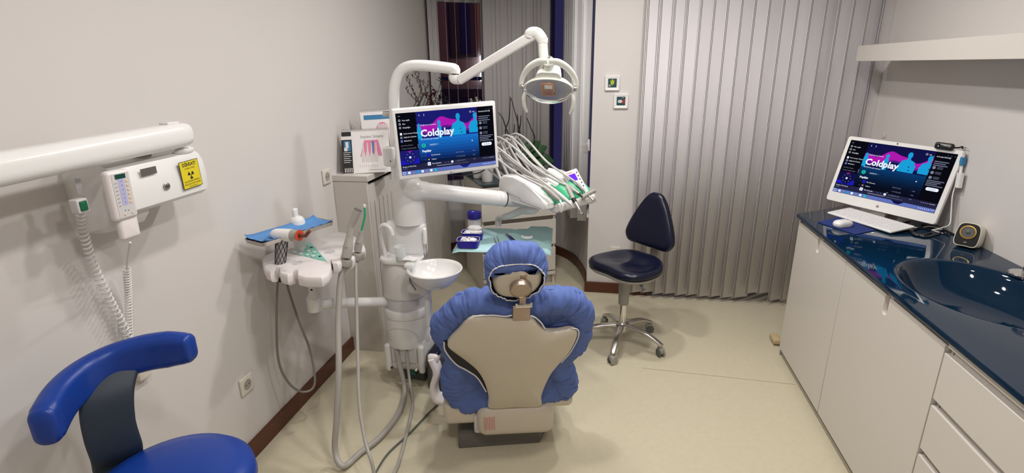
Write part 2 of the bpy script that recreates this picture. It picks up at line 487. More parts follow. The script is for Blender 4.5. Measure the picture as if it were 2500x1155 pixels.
sl = bpy.data.lights.new('street_glow', 'POINT'); sl.energy = 20; sl.color = (1, .52, .36); sl.shadow_soft_size = .1
so = bpy.data.objects.new('street_glow', sl); COL.objects.link(so); so.location = (-1.3, 7.9, 2.5)

# ------------------------------------------------------------------ blinds
def vane_mesh(w, h, sag=0.008, n=6):
    me = bpy.data.meshes.new('vane')
    vs = []; fs = []; ac = []
    for i in range(n + 1):
        s = i / n
        for z in (0, h):
            vs.append(((s - .5) * w, sag * math.cos(math.pi * (s - .5)) - sag * .5, z)); ac.append(s)
    # the two fine lines need their own edges
    for i in range(n): fs.append((2 * i, 2 * i + 2, 2 * i + 3, 2 * i + 1))
    me.from_pydata(vs, [], fs)
    a = me.attributes.new('across', 'FLOAT', 'POINT'); a.data.foreach_set('value', ac)
    me.polygons.foreach_set('use_smooth', [True] * len(fs))
    return me
def blind_vane(me, m, parent, p, rz, sub=True):
    o = bpy.data.objects.new('vane', me); COL.objects.link(o); o.parent = parent
    if not me.materials: me.materials.append(m)
    o.matrix_parent_inverse = W[parent].inverted()
    o.location = p; o.rotation_euler = (0, 0, rz)
    sd = o.modifiers.new('cloth', 'SOLIDIFY'); sd.thickness = .0012
    return o
blR = thing('vertical_blind', 'wide striped vertical blind beside the two small pictures, drawn closed to the floor', 'blind', (1.0, 3.985, 0.04))
MB().span((.21, 3.95, 2.50), (1.72, 4.01, 2.55)).build('head_rail', m_white, blR)
vmR = vane_mesh(.135, 2.46)
vmS = vane_mesh(.135, 2.40)
NV = 18
for i in range(NV):
    x = .262 + i * .0845
    y = 3.985
    lift = (.008, .014, .006, .012)[i % 4]
    rot = math.radians(28) + random.uniform(-.10, .08)
    me = vmR
    if i in (10, 11): me = vmS; lift += .055; y += -.012
    o = blind_vane(me, m_vane, blR, (x, y + .05 * max(0, (x - 1.2)), .03 + lift), rot)

blB = thing('vertical_blind', 'grey vertical blind hung round the curved window bay above the low wall', 'blind', (-0.9, 4.9, 0.6))
vmB = vane_mesh(.089, 1.80, .010)
vmE = vane_mesh(.089, 1.80, .0015)
vmBl = vane_mesh(.072, 1.88, .004)
def bay_vane(t, off, ang, me=None, dz=0.0):
    p, d = bay_pt(t, off)
    base = math.atan2(d.y, d.x)
    blind_vane(me or vmB, m_vaneg, blB, (p.x, p.y, .64 + dz), base + math.radians(ang))
# shut part on the right of the bay, next to the pier
for k, px in enumerate((1386, 1391, 1396, 1400, 1404)):
    yv = 4.46 - .05 * k
    blind_vane(vmB, m_vaneg, blB, (at(px, 300, y=yv).x, yv, .625 - .012 * k), math.radians(38))
for px, yv, ang in ((1408, 4.24, 16), (1427, 4.16, -4)):
    blind_vane(vmBl, m_vanew, blB, (at(px, 300, y=yv).x, yv, .555), math.radians(ang))
# closed run of the middle of the bay, right of the clear pane
for k in range(16):
    bay_vane(0.437 + .0183 * k, -.05, 20 + 6 * math.sin(k * 1.7), dz=0)
# bunch against the left wall
for k in range(6):
    bay_vane(0.958 + .008 * k, -.05, 38)
# open vanes, seen edge-on, in front of the clear pane
for px in (1091, 1114, 1139, 1163):
    q = at(px, 120, y=4.9)
    best = min((i / 400 for i in range(240, 380)), key=lambda t: abs((bay_pt(t, -.05)[0].x / bay_pt(t, -.05)[0].y) - q.x / q.y))
    p, d = bay_pt(best, -.05)
    blind_vane(vmE, m_vaneg, blB, (p.x, p.y, .64), math.atan2(p.y, p.x) + math.radians(1.0))

# ================================================================== left wall: x-ray unit
def yz_quad(mb, x, pts):              # a flat shape lying on a plane x = const, facing the room
    return mb.quad([at(a, b, x=x) for a, b in pts])
xr = thing('dental_xray_unit', 'white wall-mounted dental x-ray unit with long folded arm above the blue stool', 'x-ray unit', (XL, 1.5, 1.28))
# wall module with rounded underside
y0 = at(182, 480, x=-1.575).y; y1 = at(345, 480, x=-1.47).y
sec = [(-1.60, 1.465), (-1.475, 1.465), (-1.455, 1.44), (-1.448, 1.36), (-1.455, 1.315), (-1.48, 1.285), (-1.53, 1.272), (-1.60, 1.27)]
MB().rings([[V(x if x < -1.59 else x + o, y, z if z > 1.4 else z + q) for x, z in sec] for y, o, q in ((y0, -.018, .012), (y0 + .012, -.004, .003), (y0 + .03, 0, 0), (y1, 0, 0))]).build('wall_module', m_whitem, xr, 35)
# proud front housing
ya = at(338, 470, x=-1.42).y - .01; yb = at(517, 450, x=-1.42).y
sec2 = [(-1.60, 1.505), (-1.47, 1.495), (-1.432, 1.475), (-1.420, 1.45), (-1.415, 1.39), (-1.418, 1.345), (-1.44, 1.33), (-1.60, 1.33)]
MB().rings([[V(x if x < -1.59 else x - o, y, z - (q if z > 1.4 else -q)) for x, z in sec2] for y, o, q in ((ya - .06, .0, 0), (ya, 0, 0), (yb - .03, 0, 0), (yb - .008, .012, .006), (yb, .03, .02))]).build('housing', m_white, xr, 35)
# swivel post and folded arm
MB().lathe([(.05, 1.465), (.05, 1.49), (.038, 1.505)], 20, T(-1.50, y0 + .16, 0)).build('swivel_collar', m_grey, xr)
pa = at(0, 412, x=-1.435); pb = at(452, 326, x=-1.435)
d = (pb - pa).normalized(); start = pa - d * .55
L = (pb - start).length
rs = []
for s, k in ((0, 1), (L - .05, 1), (L - .02, .97), (L - .006, .88), (L, .70)):
    c = start + d * s
    rs.append([V(c.x + a * k, c.y, c.z + b * k) for a, b in rrect(.085, .080, .030, 5)])
arm = MB().rings(rs).build('folded_arm', m_white, xr, 35)
c = start + d * (L - .06)
MB().rbox((c.x, c.y, c.z + .042), (.035, .05, .008), .003).build('arm_cap', m_whitem, arm)
MB().ell((c.x - .01, yb - .07, 1.487), (.02, .045, .014)).build('arm_latch', m_white, xr)
# hand control hanging on the front
p_tl, p_tr, p_br, p_bl = (at(a, b, x=-1.395) for a, b in ((260, 420), (318, 410), (340, 528), (285, 545)))
ex = ((p_tr - p_tl) + (p_br - p_bl)).normalized(); cen = (p_tl + p_tr + p_br + p_bl) / 4
ey = ((p_tl - p_bl) + (p_tr - p_br)).normalized()
Mh = frame(cen, ex, ey)
wH = ((p_tr - p_tl).length + (p_br - p_bl).length) / 2; hH = ((p_tl - p_bl).length + (p_tr - p_br).length) / 2
hcm = MB(); hcm.M = Mh
hcm.rbox((0, 0, -.014), (wH, hH, .030), .012)
hcm.rbox((.008, -hH / 2 - .024, -.018), (wH * .84, .075, .022), .010)
hc = hcm.build('hand_control', m_pink, xr, 35)
kp = MB(); kp.M = Mh @ T(0, 0, .0016)
kp.quad([(-wH * .36, -hH * .44, 0), (wH * .36, -hH * .44, 0), (wH * .36, hH * .44, 0), (-wH * .36, hH * .44, 0)])
kp.mi = 1; kp.quad([(-wH * .13, -hH * .20, .0004), (wH * .12, -hH * .20, .0004), (wH * .12, hH * .34, .0004), (-wH * .13, hH * .34, .0004)])
kp.mi = 2; kp.quad([(-wH * .22, hH * .33, .0008), (wH * .22, hH * .33, .0008), (wH * .22, hH * .42, .0008), (-wH * .22, hH * .42, .0008)])
kp.mi = 3
for k in range(6): kp.lathe([(0, 0), (.0012, 0)], 8, T(0, hH * (.28 - .085 * k), .001))
for k, (a, b) in enumerate(((-.2, -.30), (.12, -.31))): kp.lathe([(0, 0), (.0014, 0)], 8, T(wH * a * .4, hH * b, .001))
kp.mi = 4
for k in range(7): kp.quad([(-wH * .3, hH * (.24 - .075 * k), .0006), (-wH * .2, hH * (.25 - .075 * k), .0006), (-wH * .2, hH * (.265 - .075 * k), .0006), (-wH * .3, hH * (.255 - .075 * k), .0006)])
kp.build('key_panel', [m_labelgrey, m_lilac, m_greenlcd, m_ink, m_inkgrey], hc)
for k in range(8):
    xx, yy = ((wH * .24, hH * (.27 - .085 * k)) if k < 6 else (wH * (-.12, .2)[k - 6], -hH * .38))
    b = MB(); b.M = Mh; b.lathe([(.0048 if k < 6 else .0035, .0016), (.0045 if k < 6 else .0033, .0032), (0, .0036)], 12, T(xx, yy, 0)).build('key', m_tan, hc)
# switch, plates, badge, warning sticker
sx = -1.446
sw = MB(); ys = at(200, 494, x=sx).y
sw.rbox((-1.458, ys, 1.392), (.028, .034, .040), .004).build('switch_bezel', m_labelgrey, xr)
MB().rbox((-1.444, ys, 1.392), (.008, .022, .028), .003).build('power_switch', m_greensw, xr)
yz_quad(MB(), -1.4465, ((181, 436), (196, 436), (205, 475), (190, 474))).build('rating_plate', m_inkgrey, xr)
yz_quad(MB(), -1.4125, ((341, 414), (380, 405), (384, 422), (346, 432))).build('foil_plate', m_alu, xr)
bd = MB()
pc = at(407, 455, x=-1.413)
bd.M = frame(pc, (0, 1, 0), (0, 0, 1))
bd.dome(rrect(.026, .022, .010, 5), [(1, 0), (.95, .002), (.8, .003)])
lg = bd.build('maker_badge', m_steel, xr)
b2 = MB(); b2.M = bd.M
b2.tube([(-.009, -.002, .0034), (-.004, .003, .0034), (.002, -.002, .0034), (.009, .002, .0034)], .0012, 6, 4).build('badge_line', m_ink, lg)
st = MB()
q = [at(a, b, x=-1.4105) for a, b in ((435, 398), (480, 386), (496, 449), (450, 465))]
ex = ((q[1] - q[0]) + (q[2] - q[3])) / 2; ey = ((q[0] - q[3]) + (q[1] - q[2])) / 2
Ms = frame(sum(q, V(0, 0, 0)) / 4, ex, ey); sw_, sh_ = ex.length, ey.length
st.M = Ms
st.mi = 1; st.quad([(-sw_ / 2, -sh_ / 2, 0), (sw_ / 2, -sh_ / 2, 0), (sw_ / 2, sh_ / 2, 0), (-sw_ / 2, sh_ / 2, 0)])
st.mi = 0; st.quad([(-sw_ * .475, -sh_ * .48, .0004), (sw_ * .475, -sh_ * .48, .0004), (sw_ * .475, sh_ * .48, .0004), (-sw_ * .475, sh_ * .48, .0004)])
st.mi = 1
st.text('DİKKAT!', sh_ * .17, T(0, sh_ * .31, .0008), 'CENTER', bold=.0004, sx=.95)
st.text('X-IŞINI CİHAZI', sh_ * .072, T(0, sh_ * .20, .0008), 'CENTER')
st.text('ÇALIŞTIRILDIĞINDA', sh_ * .082, T(0, -sh_ * .27, .0008), 'CENTER')
st.text('RADYASYON YAYAR', sh_ * .082, T(0, -sh_ * .37, .0008), 'CENTER')
st.quad([(-sw_ * .22, -sh_ * .435, .0008), (sw_ * .22, -sh_ * .435, .0008), (sw_ * .22, -sh_ * .42, .0008), (-sw_ * .22, -sh_ * .42, .0008)])
R1, R2 = sh_ * .04, sh_ * .15
for a0 in (30, 150, 270):
    A = [math.radians(a0 - 30 + 10 * k) for k in range(7)]
    st.quad([(R1 * math.cos(a), R1 * math.sin(a) - sh_ * .03, .0008) for a in A] + [(R2 * math.cos(a), R2 * math.sin(a) - sh_ * .03, .0008) for a in reversed(A)])
st.lathe([(0, 0), (R1 * .6, 0)], 14, T(0, -sh_ * .03, .0008))
lab(st.build('warning_sticker', [m_yellow, m_ink], xr), 'yellow radiation warning sticker')
# coiled leads
def coil(path, r, wire, turns, straight=0.0):
    P = smooth_path(path, 14)
    seg = [0]
    for a, b in zip(P[:-1], P[1:]): seg.append(seg[-1] + (b - a).length)
    L = seg[-1]; n = turns * 9; out = []
    j = 0
    for i in range(n + 1):
        s = L * i / n
        while j < len(seg) - 2 and seg[j + 1] < s: j += 1
        u = (s - seg[j]) / max(1e-9, seg[j + 1] - seg[j]); p = P[j].lerp(P[j + 1], u)
        t = (P[j + 1] - P[j]).normalized(); nx = V(0, 1, 0).cross(t).normalized(); ny = t.cross(nx)
        a = 2 * math.pi * turns * i / n
        out.append(p + (nx * math.cos(a) + ny * math.sin(a)) * r)
    return MB().tube(out, wire, 5)
cx_ = -1.565
coil([at(198, 508, x=-1.47), at(203, 560, x=-1.52), at(225, 640, x=-1.56), at(262, 720, x=cx_), at(298, 790, x=cx_), at(322, 845, x=cx_), at(335, 880, x=cx_)], .0105, .0030, 36).build('coiled_lead', m_whitem, xr)
coil([at(309, 655, x=-1.53), at(313, 720, x=-1.56), at(315, 790, x=cx_), at(318, 838, x=cx_), at(323, 885, x=cx_)], .0095, .0026, 34).build('coiled_lead', m_whitem, xr)
MB().tube([at(318, 592, x=-1.40), at(312, 625, x=-1.46), at(309, 655, x=-1.52)], .003, 6, 5).build('straight_lead', m_whitem, xr)
MB().rbox((-1.588, at(340, 905, x=-1.6).y, at(340, 905, x=-1.6).z), (.024, .05, .06), .006).build('wall_junction', m_outlet, xr)

# ------------------------------------------------------------------ wall sockets
def socket(p, label):
    t = thing('wall_socket', label, 'socket', (XL, p.y, p.z - .042), 'round-pin wall sockets on the left wall')
    M = frame(p, (0, 1, 0), (0, 0, 1))
    a = MB(); a.M = M; a.rbox((0, 0, .006), (.084, .084, .012), .005)
    a.build('plate', m_outlet, t)
    a = MB(); a.M = M; a.lathe([(.0255, .0122), (.024, .0135), (.0215, .0128), (.020, .0122), (.0, .0121)], 24); a.build('recess', m_grey, t)
    for s in (-1, 1):
        a = MB(); a.M = M; a.lathe([(.0028, .0122), (.0028, .0126), (0, .0126)], 10, T(s * .0095, 0, .0003)); a.build('pin_hole', m_black, t)
socket(at(599, 938, x=XL), 'ivory wall socket low on the wall near the baseboard')
socket(at(795, 431, x=XL), 'ivory wall socket at the edge of the white radiator cabinet')
psk = at(1502, 614, y=4.03)
tag(MB().rbox((psk.x, 4.026, psk.z), (.08, .010, .08), .004).build('blank_plate', m_outlet), 'ivory blank plate on the pier behind the navy stool seat', 'wall plate')

# ------------------------------------------------------------------ royal blue assistant stool, bottom left
bs = thing('assistant_stool', 'royal blue vinyl assistant stool with curved torso bar by the left wall', 'stool', (-1.17, 1.02, 0))
sc = V(-1.165, 1.015, .65)
seat = MB()
seat.M = T(sc.x, sc.y, 0)
seat.lathe([(.02, .575), (.160, .578), (.198, .592), (.216, .620), (.212, .650), (.192, .669), (.148, .680), (.07, .683), (.0, .682)], 44)
seat.build('seat', m_bluev, bs, 60)
MB().lathe([(.15, .562), (.15, .577)], 28, T(sc.x, sc.y, 0)).build('seat_pan', m_slate, bs)
MB().lathe([(.028, .10), (.028, .556)], 18, T(sc.x, sc.y, 0)).build('gas_lift', m_chrome, bs)
for k in range(5):
    a = k * 2 * math.pi / 5 + .4
    e = V(sc.x + .20 * math.cos(a), sc.y + .20 * math.sin(a), .075)
    MB().tube([(sc.x, sc.y, .12), (sc.x + .1 * math.cos(a), sc.y + .1 * math.sin(a), .11), e], [.026, .022, .016], 10, 4).build('leg', m_alu, bs)
    c = MB(); c.M = T(e.x, e.y, .03) @ RZ(a); c.lathe([(.010, -.012), (.030, -.010), (.030, .010), (.010, .012)], 16, RX(math.pi / 2)); c.tube([(0, 0, .02), (0, 0, .055)], .006, 8); c.build('caster', m_blackp, bs)
# torso bar: follow its centre line
zb = .93
tp = [at(112, 1040, z=.895), at(150, 975, z=.91), at(205, 925, z=.92), at(275, 887, z=.93), at(350, 863, z=.94), at(410, 853, z=.945), at(458, 850, z=.95)]
P = smooth_path(tp, 8)
sec_bar = [(a / .05, b / .05) for a, b in rrect(.066, .112, .028, 5)]
rads = [.05] * len(P); rads[0] = .046; rads[-1] = .040
for i in range(1, 8): rads[-1 - i] = .050 - .008 * (1 - i / 8)
rs = []
for i, p in enumerate(P):
    t = (P[min(i + 1, len(P) - 1)] - P[max(0, i - 1)]).normalized(); nx = V(t.y, -t.x, 0).normalized(); ny = V(0, 0, 1)
    rs.append([p + nx * (a * rads[i]) + ny * (b * rads[i]) for a, b in sec_bar])
bar = MB().rings(rs)
bar.build('torso_bar', m_bluev, bs, 50)
for end, nxt in ((0, 1), (-1, -2)):
    p = P[end]; t = (P[end] - P[nxt]).normalized(); nx = V(t.y, -t.x, 0).normalized(); rr = rads[end]
    cap = MB()
    cap.rings([[p + t * h + nx * (a * rr * s) + V(0, 0, 1) * (b * rr * s) for a, b in sec_bar] for s, h in ((1.0, -.001), (1.02, .002), (.98, .008), (.86, .014), (.5, .018))])
    cap.build('bar_end_cap', m_bluev, bs, 50)
# flat dark stem from the bar down under the seat
stp = [(at(283, 915, z=.885)), (at(285, 985, z=.80)), V(-1.325, 1.115, .70), V(-1.30, 1.08, .60), V(-1.27, 1.05, .545), V(-1.20, 1.0, .545)]
stp = [at(276, 905, z=.915), at(262, 975, z=.855), at(268, 1045, z=.775), at(285, 1100, z=.70), at(300, 1150, z=.62), V(-1.22, 1.0, .552), V(-1.16, 1.0, .552)]
PS = smooth_path(stp, 6)
rs = []
side = V(.62, .78, 0).normalized()
for i, p in enumerate(PS):
    t = (PS[min(i + 1, len(PS) - 1)] - PS[max(0, i - 1)]).normalized(); nn = side.cross(t).normalized()
    w = .068 - .006 * min(1, i / 12)
    rs.append([p + side * (a * w / .05) + nn * b for a, b in rrect(.10, .022, .008, 3)])
MB().rings(rs).build('stem', m_slate, bs, 40)

# ------------------------------------------------------------------ radiator cabinet along the left wall
rc = thing('radiator_cabinet', 'long white radiator cabinet with slotted front below the window ledge', 'cabinet', (-1.5, 3.6, 0))
RX0, RY0, RY1, RZ1 = -1.388, 2.852, 4.42, 1.115
MB().span((XL, RY0, 0), (RX0, RY0 + .02, RZ1)).build('side_panel', m_lac, rc, bevel=.002)
MB().span((XL, RY1 - .02, 0), (RX0, RY1, RZ1)).build('side_panel', m_lac, rc)
MB().span((XL, RY0 - .004, RZ1 + .002), (RX0 + .010, RY1 + .01, RZ1 + .038)).build('top_board', m_lac, rc, bevel=.003)
MB().span((RX0 - .05, RY0 + .02, 0.02), (RX0 - .045, RY1 - .02, RZ1 - .01)).build('dark_backing', m_gap, rc)
MB().span((RX0 - .018, RY0 + .02, 0), (RX0, RY1 - .02, .10)).build('bottom_rail', m_lac, rc)
MB().span((RX0 - .018, RY0 + .02, RZ1 - .13), (RX0, RY1 - .02, RZ1 - .022)).build('top_rail', m_lac, rc)
sl0 = None
n = 24; pitch = (RY1 - RY0 - .04) / n
sl0 = MB().span((RX0 - .018, RY0 + .022, .10), (RX0, RY0 + .02 + pitch - .006, RZ1 - .13)).build('slat', m_lac, rc)
for k in range(1, n): dup_part(sl0, rc, T(0, k * pitch, 0))
# a small hinged window catch, the pale board end behind the post
# ------------------------------------------------------------------ desk calendars
def calendar(p_tl, p_tr, p_br, p_bl, label, front):
    """tent calendar: front sheet by its corners, back leaf leaning the other way"""
    ex = ((p_tr - p_tl) + (p_br - p_bl)) / 2; ey = ((p_tl - p_bl) + (p_tr - p_br)) / 2
    w, h = ex.length, ey.length
    M = frame((p_tl + p_tr + p_br + p_bl) / 4, ex, ey)
    zmin = min((M @ V(a * w / 2, -h / 2, 0)).z for a in (-1, 1))
    t = thing('desk_calendar', label, 'calendar', (M.translation.x, M.translation.y, zmin), 'tent calendars on the radiator cabinet')
    a = MB(); a.M = M; a.box((0, 0, -.0015), (w, h, .003)); fr = a.build('front_sheet', m_paperw, t)
    zt = M @ V(0, h / 2, 0); nb = -(M.to_3x3() @ V(0, 0, 1)); nb.z = 0; nb.normalize()
    up = V(0, 0, 1); drop = zt.z - zmin
    a = MB()
    exn = ex.normalized()
    c = [M @ V(-w / 2, h / 2, -.003), M @ V(w / 2, h / 2, -.003)]
    d = [V(c[0].x + nb.x * .055, c[0].y + nb.y * .055, zmin + .001), V(c[1].x + nb.x * .055, c[1].y + nb.y * .055, zmin + .001)]
    th = nb * .002
    a.rings([[c[0], c[1], d[1], d[0]], [c[0] - th, c[1] - th, d[1] - th, d[0] - th]]); a.build('back_leaf', m_board, t)
    a = MB()
    f0, f1 = M @ V(-w / 2, -h / 2, -.004), M @ V(w / 2, -h / 2, -.004)
    g = V(0, 0, .002)
    a.rings([[f0, f1, d[1], d[0]], [f0 + g, f1 + g, d[1] + g, d[0] + g]]); a.build('foot_leaf', m_board, t)
    nr = int(w / .0075)
    a = MB(); a.M = M
    for k in range(nr):
        xx = -w / 2 + .006 + k * (w - .012) / (nr - 1)
        a.tube([(xx, h / 2 - .008, .001), (xx, h / 2 - .002, .005), (xx, h / 2 + .004, .002), (xx, h / 2 + .003, -.005), (xx, h / 2 - .004, -.007)], .0009, 4)
    bnd = a.build('wire_binding', m_steel, t); bnd['kind'] = 'stuff'
    front(M, w, h, fr)
    return t
def front_a(M, w, h, fr):
    a = MB(); a.M = M @ T(0, 0, .0004)
    R = lambda x0, y0, x1, y1, z=0: a.quad([(w * x0, h * y0, z), (w * x1, h * y0, z), (w * x1, h * y1, z), (w * x0, h * y1, z)])
    a.mi = 0; R(-.5, -.49, -.285, .28); R(-.49, .36, -.29, .46)
    a.mi = 3; R(-.45, .02, -.31, .25, .0003)
    a.mi = 2; R(-.45, .02, -.38, .10, .0005); R(-.415, .09, -.355, .23, .0005)
    a.mi = 1; a.text('Implant Sistemi', h * .10, T(-w * .10, h * .30, .0003), 'LEFT', sx=.85)
    a.mi = 4
    a.quad([(w * -.12, -h * .12, .0003), (w * -.02, h * .25, .0003), (w * .27, h * .25, .0003), (w * .34, -h * .12, .0003)])
    a.mi = 5
    for k in range(4):
        x = -.06 + .09 * k
        a.quad([(w * (x + dx), h * (y), .0006) for dx, y in ((-.03, -.25), (.035, -.25), (.045, -.10), (.025, .0), (.02, .18), (0, .19), (-.01, .0), (-.035, -.10))])
    a.mi = 3; a.quad([(w * x, h * y, .0009) for x, y in ((.14, -.06), (.165, -.06), (.18, .22), (.135, .22))])
    a.mi = 1
    for k in range(9): R(-.14 + .045 * k, -.37, -.135 + .045 * k, -.29 - (.03 if k % 3 else 0), .0003)
    R(.05, -.44, .40, -.432, .0003)
    a.mi = 2
    for k in range(6): R(-.47, -.02 - .045 * k, -.31 - .03 * (k % 2), -.008 - .045 * k, .0003)
    for k in range(5): R(-.46 + .035 * k, -.47, -.445 + .035 * k, -.37, .0003)
    a.build('print', [m_ink, m_inkgrey, m_paperw, m_inkblue, m_inkpink, m_inkcream], fr)
def front_b(M, w, h, fr):
    a = MB(); a.M = M @ T(0, 0, .0004)
    R = lambda x0, y0, x1, y1, z=0: a.quad([(w * x0, h * y0, z), (w * x1, h * y0, z), (w * x1, h * y1, z), (w * x0, h * y1, z)])
    a.mi = 0; R(-.40, .34, .5, .42)
    a.mi = 1
    E_ = lambda cx, cy, rx, ry, z, n=20: a.quad([(w * (cx + rx * math.cos(2 * math.pi * k / n)), h * (cy + ry * math.sin(2 * math.pi * k / n)), z) for k in range(n)])
    E_(.14, .17, .19, .12, .0003)
    a.mi = 2
    for k in range(6):
        x = -.005 + .055 * k
        R(x, .18, x + .045, .26, .0006); R(x, .08, x + .045, .155, .0006)
    a.mi = 3; R(-.03, .158, .31, .176, .0008)
    a.build('print', [m_inkblue, m_inkpink, m_inkcream, m_ink], fr)
zt = RZ1 + .0405
# rear one first: taller portrait sheet partly hidden by the post
calendar(at(878, 272, y=3.12), at(965, 266, y=3.22), V(at(965, 400, y=3.17).x, 3.17, zt + .002), V(at(893, 400, y=3.08).x, 3.08, zt + .002),
         'tall tent calendar with blue band and teeth picture, half behind the lamp post', front_b)
calendar(at(823, 321, y=2.96), at(946, 312, y=3.03), V(at(955, 404, y=2.965).x, 2.965, zt + .002), V(at(846, 416, y=2.89).x, 2.89, zt + .002),
         'low tent calendar showing a dental implant, in front on the radiator cabinet', front_a)

# ================================================================== screen contents shared by the two monitors
SC = 1.0
ui_mats = [emat('ui_black', (.003, .003, .006), SC), emat('ui_white', (.85, .9, 1.0), SC), emat('ui_header_blue', (.012, .012, .16), SC),
           emat('ui_magenta', (.42, .01, .42), SC), emat('ui_cyan', (.01, .34, .68), SC), emat('ui_green', (.01, .55, .38), SC),
           emat('ui_grey', (.20, .22, .32), SC), emat('ui_album_blue', (.012, .012, .45), SC), emat('ui_taskbar', (.12, .17, .5), SC),
           emat('ui_player', (.018, .018, .055), SC), emat('ui_shirt', (.02, .24, .60), SC), emat('ui_dusk', (.09, .012, .22), SC), emat('ui_gold', (.9, .6, .3), SC)]
for k in range(8):
    a = k / 7
    ui_mats.append(emat('ui_fade', (.004 + .006 * a, .012 + .15 * a ** 1.3, .05 + .52 * a), SC))
def screen_ui(M, w, h):
    """flat display picture, x and y in 0..1 from the lower left"""
    a = MB(); a.M = M @ T(-w / 2, -h / 2, 0)
    Z0 = .0002
    def R(x0, y0, x1, y1, m, l=1): a.mi = m; a.quad([(w * x0, h * y0, Z0 * l), (w * x1, h * y0, Z0 * l), (w * x1, h * y1, Z0 * l), (w * x0, h * y1, Z0 * l)])
    def P(pts, m, l=1): a.mi = m; a.quad([(w * x, h * y, Z0 * l) for x, y in pts])
    def E(cx, cy, r, m, l=1, ry=None, n=16): P([(cx + r * math.cos(2 * math.pi * k / n), cy + (ry or r * w / h) * math.sin(2 * math.pi * k / n)) for k in range(n)], m, l)
    def S(s, x, y, size, m=1, l=4, bold=0, al='LEFT'): a.mi = m; a.text(s, size * h, T(w * x, h * y, Z0 * l), al, bold=bold * h)
    R(0, 0, 1, 1, 0, 0)
    R(.195, .16, .825, 1, 2, 1)
    for k in range(8): R(.195, .16 + .0513 * k, .825, .16 + .0513 * (k + 1), 13 + k, 2)
    # header picture
    wave = [(.195, .74)] + [(.195 + .63 * t, .83 + .06 * math.sin(9.5 * t + 3.6) + .02 * math.sin(21 * t)) for t in [k / 24 for k in range(25)]]
    low = [(.195 + .63 * t, .70 + .045 * math.sin(9.5 * t + 3.2)) for t in [k / 24 for k in range(24, -1, -1)]]
    P(wave[1:] + low, 3, 2); P([(x, y - .03) for x, y in low[::-1]] + [(x, y + .012) for x, y in low], 11, 2)
    for cx, sc_, by in ((.215, .8, .57), (.42, .9, .57), (.62, 1.2, .575), (.80, 1.1, .59)):
        E(cx, by + .235 * sc_ + .02, .019 * sc_, 4, 4, ry=.045 * sc_)
        P([(cx - .062 * sc_, by), (cx - .066 * sc_, by + .09 * sc_), (cx - .045 * sc_, by + .165 * sc_), (cx - .014 * sc_, by + .185 * sc_), (cx - .012 * sc_, by + .22 * sc_), (cx + .012 * sc_, by + .22 * sc_), (cx + .014 * sc_, by + .185 * sc_),
           (min(.825, cx + .045 * sc_), by + .165 * sc_), (min(.825, cx + .066 * sc_), by + .09 * sc_), (min(.825, cx + .062 * sc_), by)] if sc_ > 1 else
          [(cx - .02, by - .01), (cx - .022, by + .16), (cx - .008, by + .2), (cx + .010, by + .2), (cx + .022, by + .16), (cx + .022, by - .01)], 4, 3)
        if sc_ > 1: P([(cx + .02, by + .03), (cx + .035, by + .03), (cx + .03, by + .06)], 2, 5); E(cx + .02, by + .10, .006, 2, 5)
    S('Coldplay', .225, .60, .158, 1, 6, bold=.005)
    S('Doğrulanmış Sanatçı', .235, .775, .030, 1, 6); S('47.779.235 aylık dinleyici', .225, .545, .030, 1, 6)
    S('‹   ›', .22, .93, .07, 1, 6); E(.755, .935, .012, 6, 6); S('edc', .775, .925, .03, 1, 6)
    R(.815, .82, .821, .93, 6, 6)
    E(.245, .455, .021, 5, 5); R(.239, .435, .243, .475, 9, 6); R(.247, .435, .251, .475, 9, 6)
    S('TAKİP ET', .305, .445, .030, 1, 6); S('...', .385, .455, .04, 1, 6); E(.755, .455, .006, 1, 6)
    S('Popüler', .225, .345, .048, 1, 6, bold=.002)
    for k, (nm, ct, du) in enumerate((('My Universe', '804.516.302', '3:48'), ('Yellow', '1.177.706.328', '4:26'), ('The Scientist', '1.272.960.394', '5:09'))):
        yy = .275 - .072 * k
        S(str(k + 1), .245, yy, .028, 6, 6); R(.268, yy - .015, .300, yy + .04, (7, 9, 1)[k], 5); E(.284, yy + .012, .006, (7, 12, 6)[k], 6)
        S(nm, .312, yy, .030, 1, 6); S(ct, .57, yy, .028, 6, 6); S(du, .75, yy, .028, 6, 6)
    # side bar
    S('•••', .02, .945, .03)
    for k, s in enumerate(('Ana sayfa', 'Ara', 'Kitaplığın')):
        yy = .88 - .058 * k; E(.030, yy + .008, .010, 1, 3); E(.030, yy + .008, .007, 0, 4); S(s, .055, yy - .004, .032, 1, 5)
    for k, s in enumerate(('Çalma Listesi Oluştur', 'Beğenilen Şarkılar', 'Bölümlerin')):
        yy = .665 - .058 * k; R(.022, yy - .012, .042, yy + .026, (1, 6, 8)[k], 3); S(s, .055, yy, .028, 1, 5)
    S('Latin Pop Classics', .02, .475, .027, 6); S('Yeniden düzenlenebilir', .02, .425, .027, 6)
    R(.187, .42, .192, .49, 6, 3)
    R(.0, .17, .190, .40, 7, 2); P([(0, .40), (.19, .40), (.19, .26), (0, .23)], 2, 3)
    E(.098, .285, .062, 0, 4, ry=.105); E(.098, .285, .060, 2, 5, ry=.100); E(.098, .285, .011, 1, 6)
    for k in range(8): E(.098 + .042 * math.cos(k * math.pi / 4), .285 + .072 * math.sin(k * math.pi / 4), .0045, 6, 6)
    P([(.075, .385), (.12, .392), (.115, .375), (.08, .372)], 3, 6)
    # player
    R(0, .065, 1, .16, 9, 3)
    S('People of The Pride', .012, .125, .028, 1, 5); S('Coldplay', .012, .095, .022, 6, 5)
    E(.525, .135, .013, 1, 5); 
    for x in (.455, .485, .565, .595): P([(x - .005, .128), (x + .006, .135), (x - .005, .142)], 6, 5)
    R(.36, .095, .52, .099, 1, 5); R(.52, .095, .70, .099, 6, 5)
    for k in range(4): R(.86 + .018 * k, .125, .868 + .018 * k, .14, 6, 5)
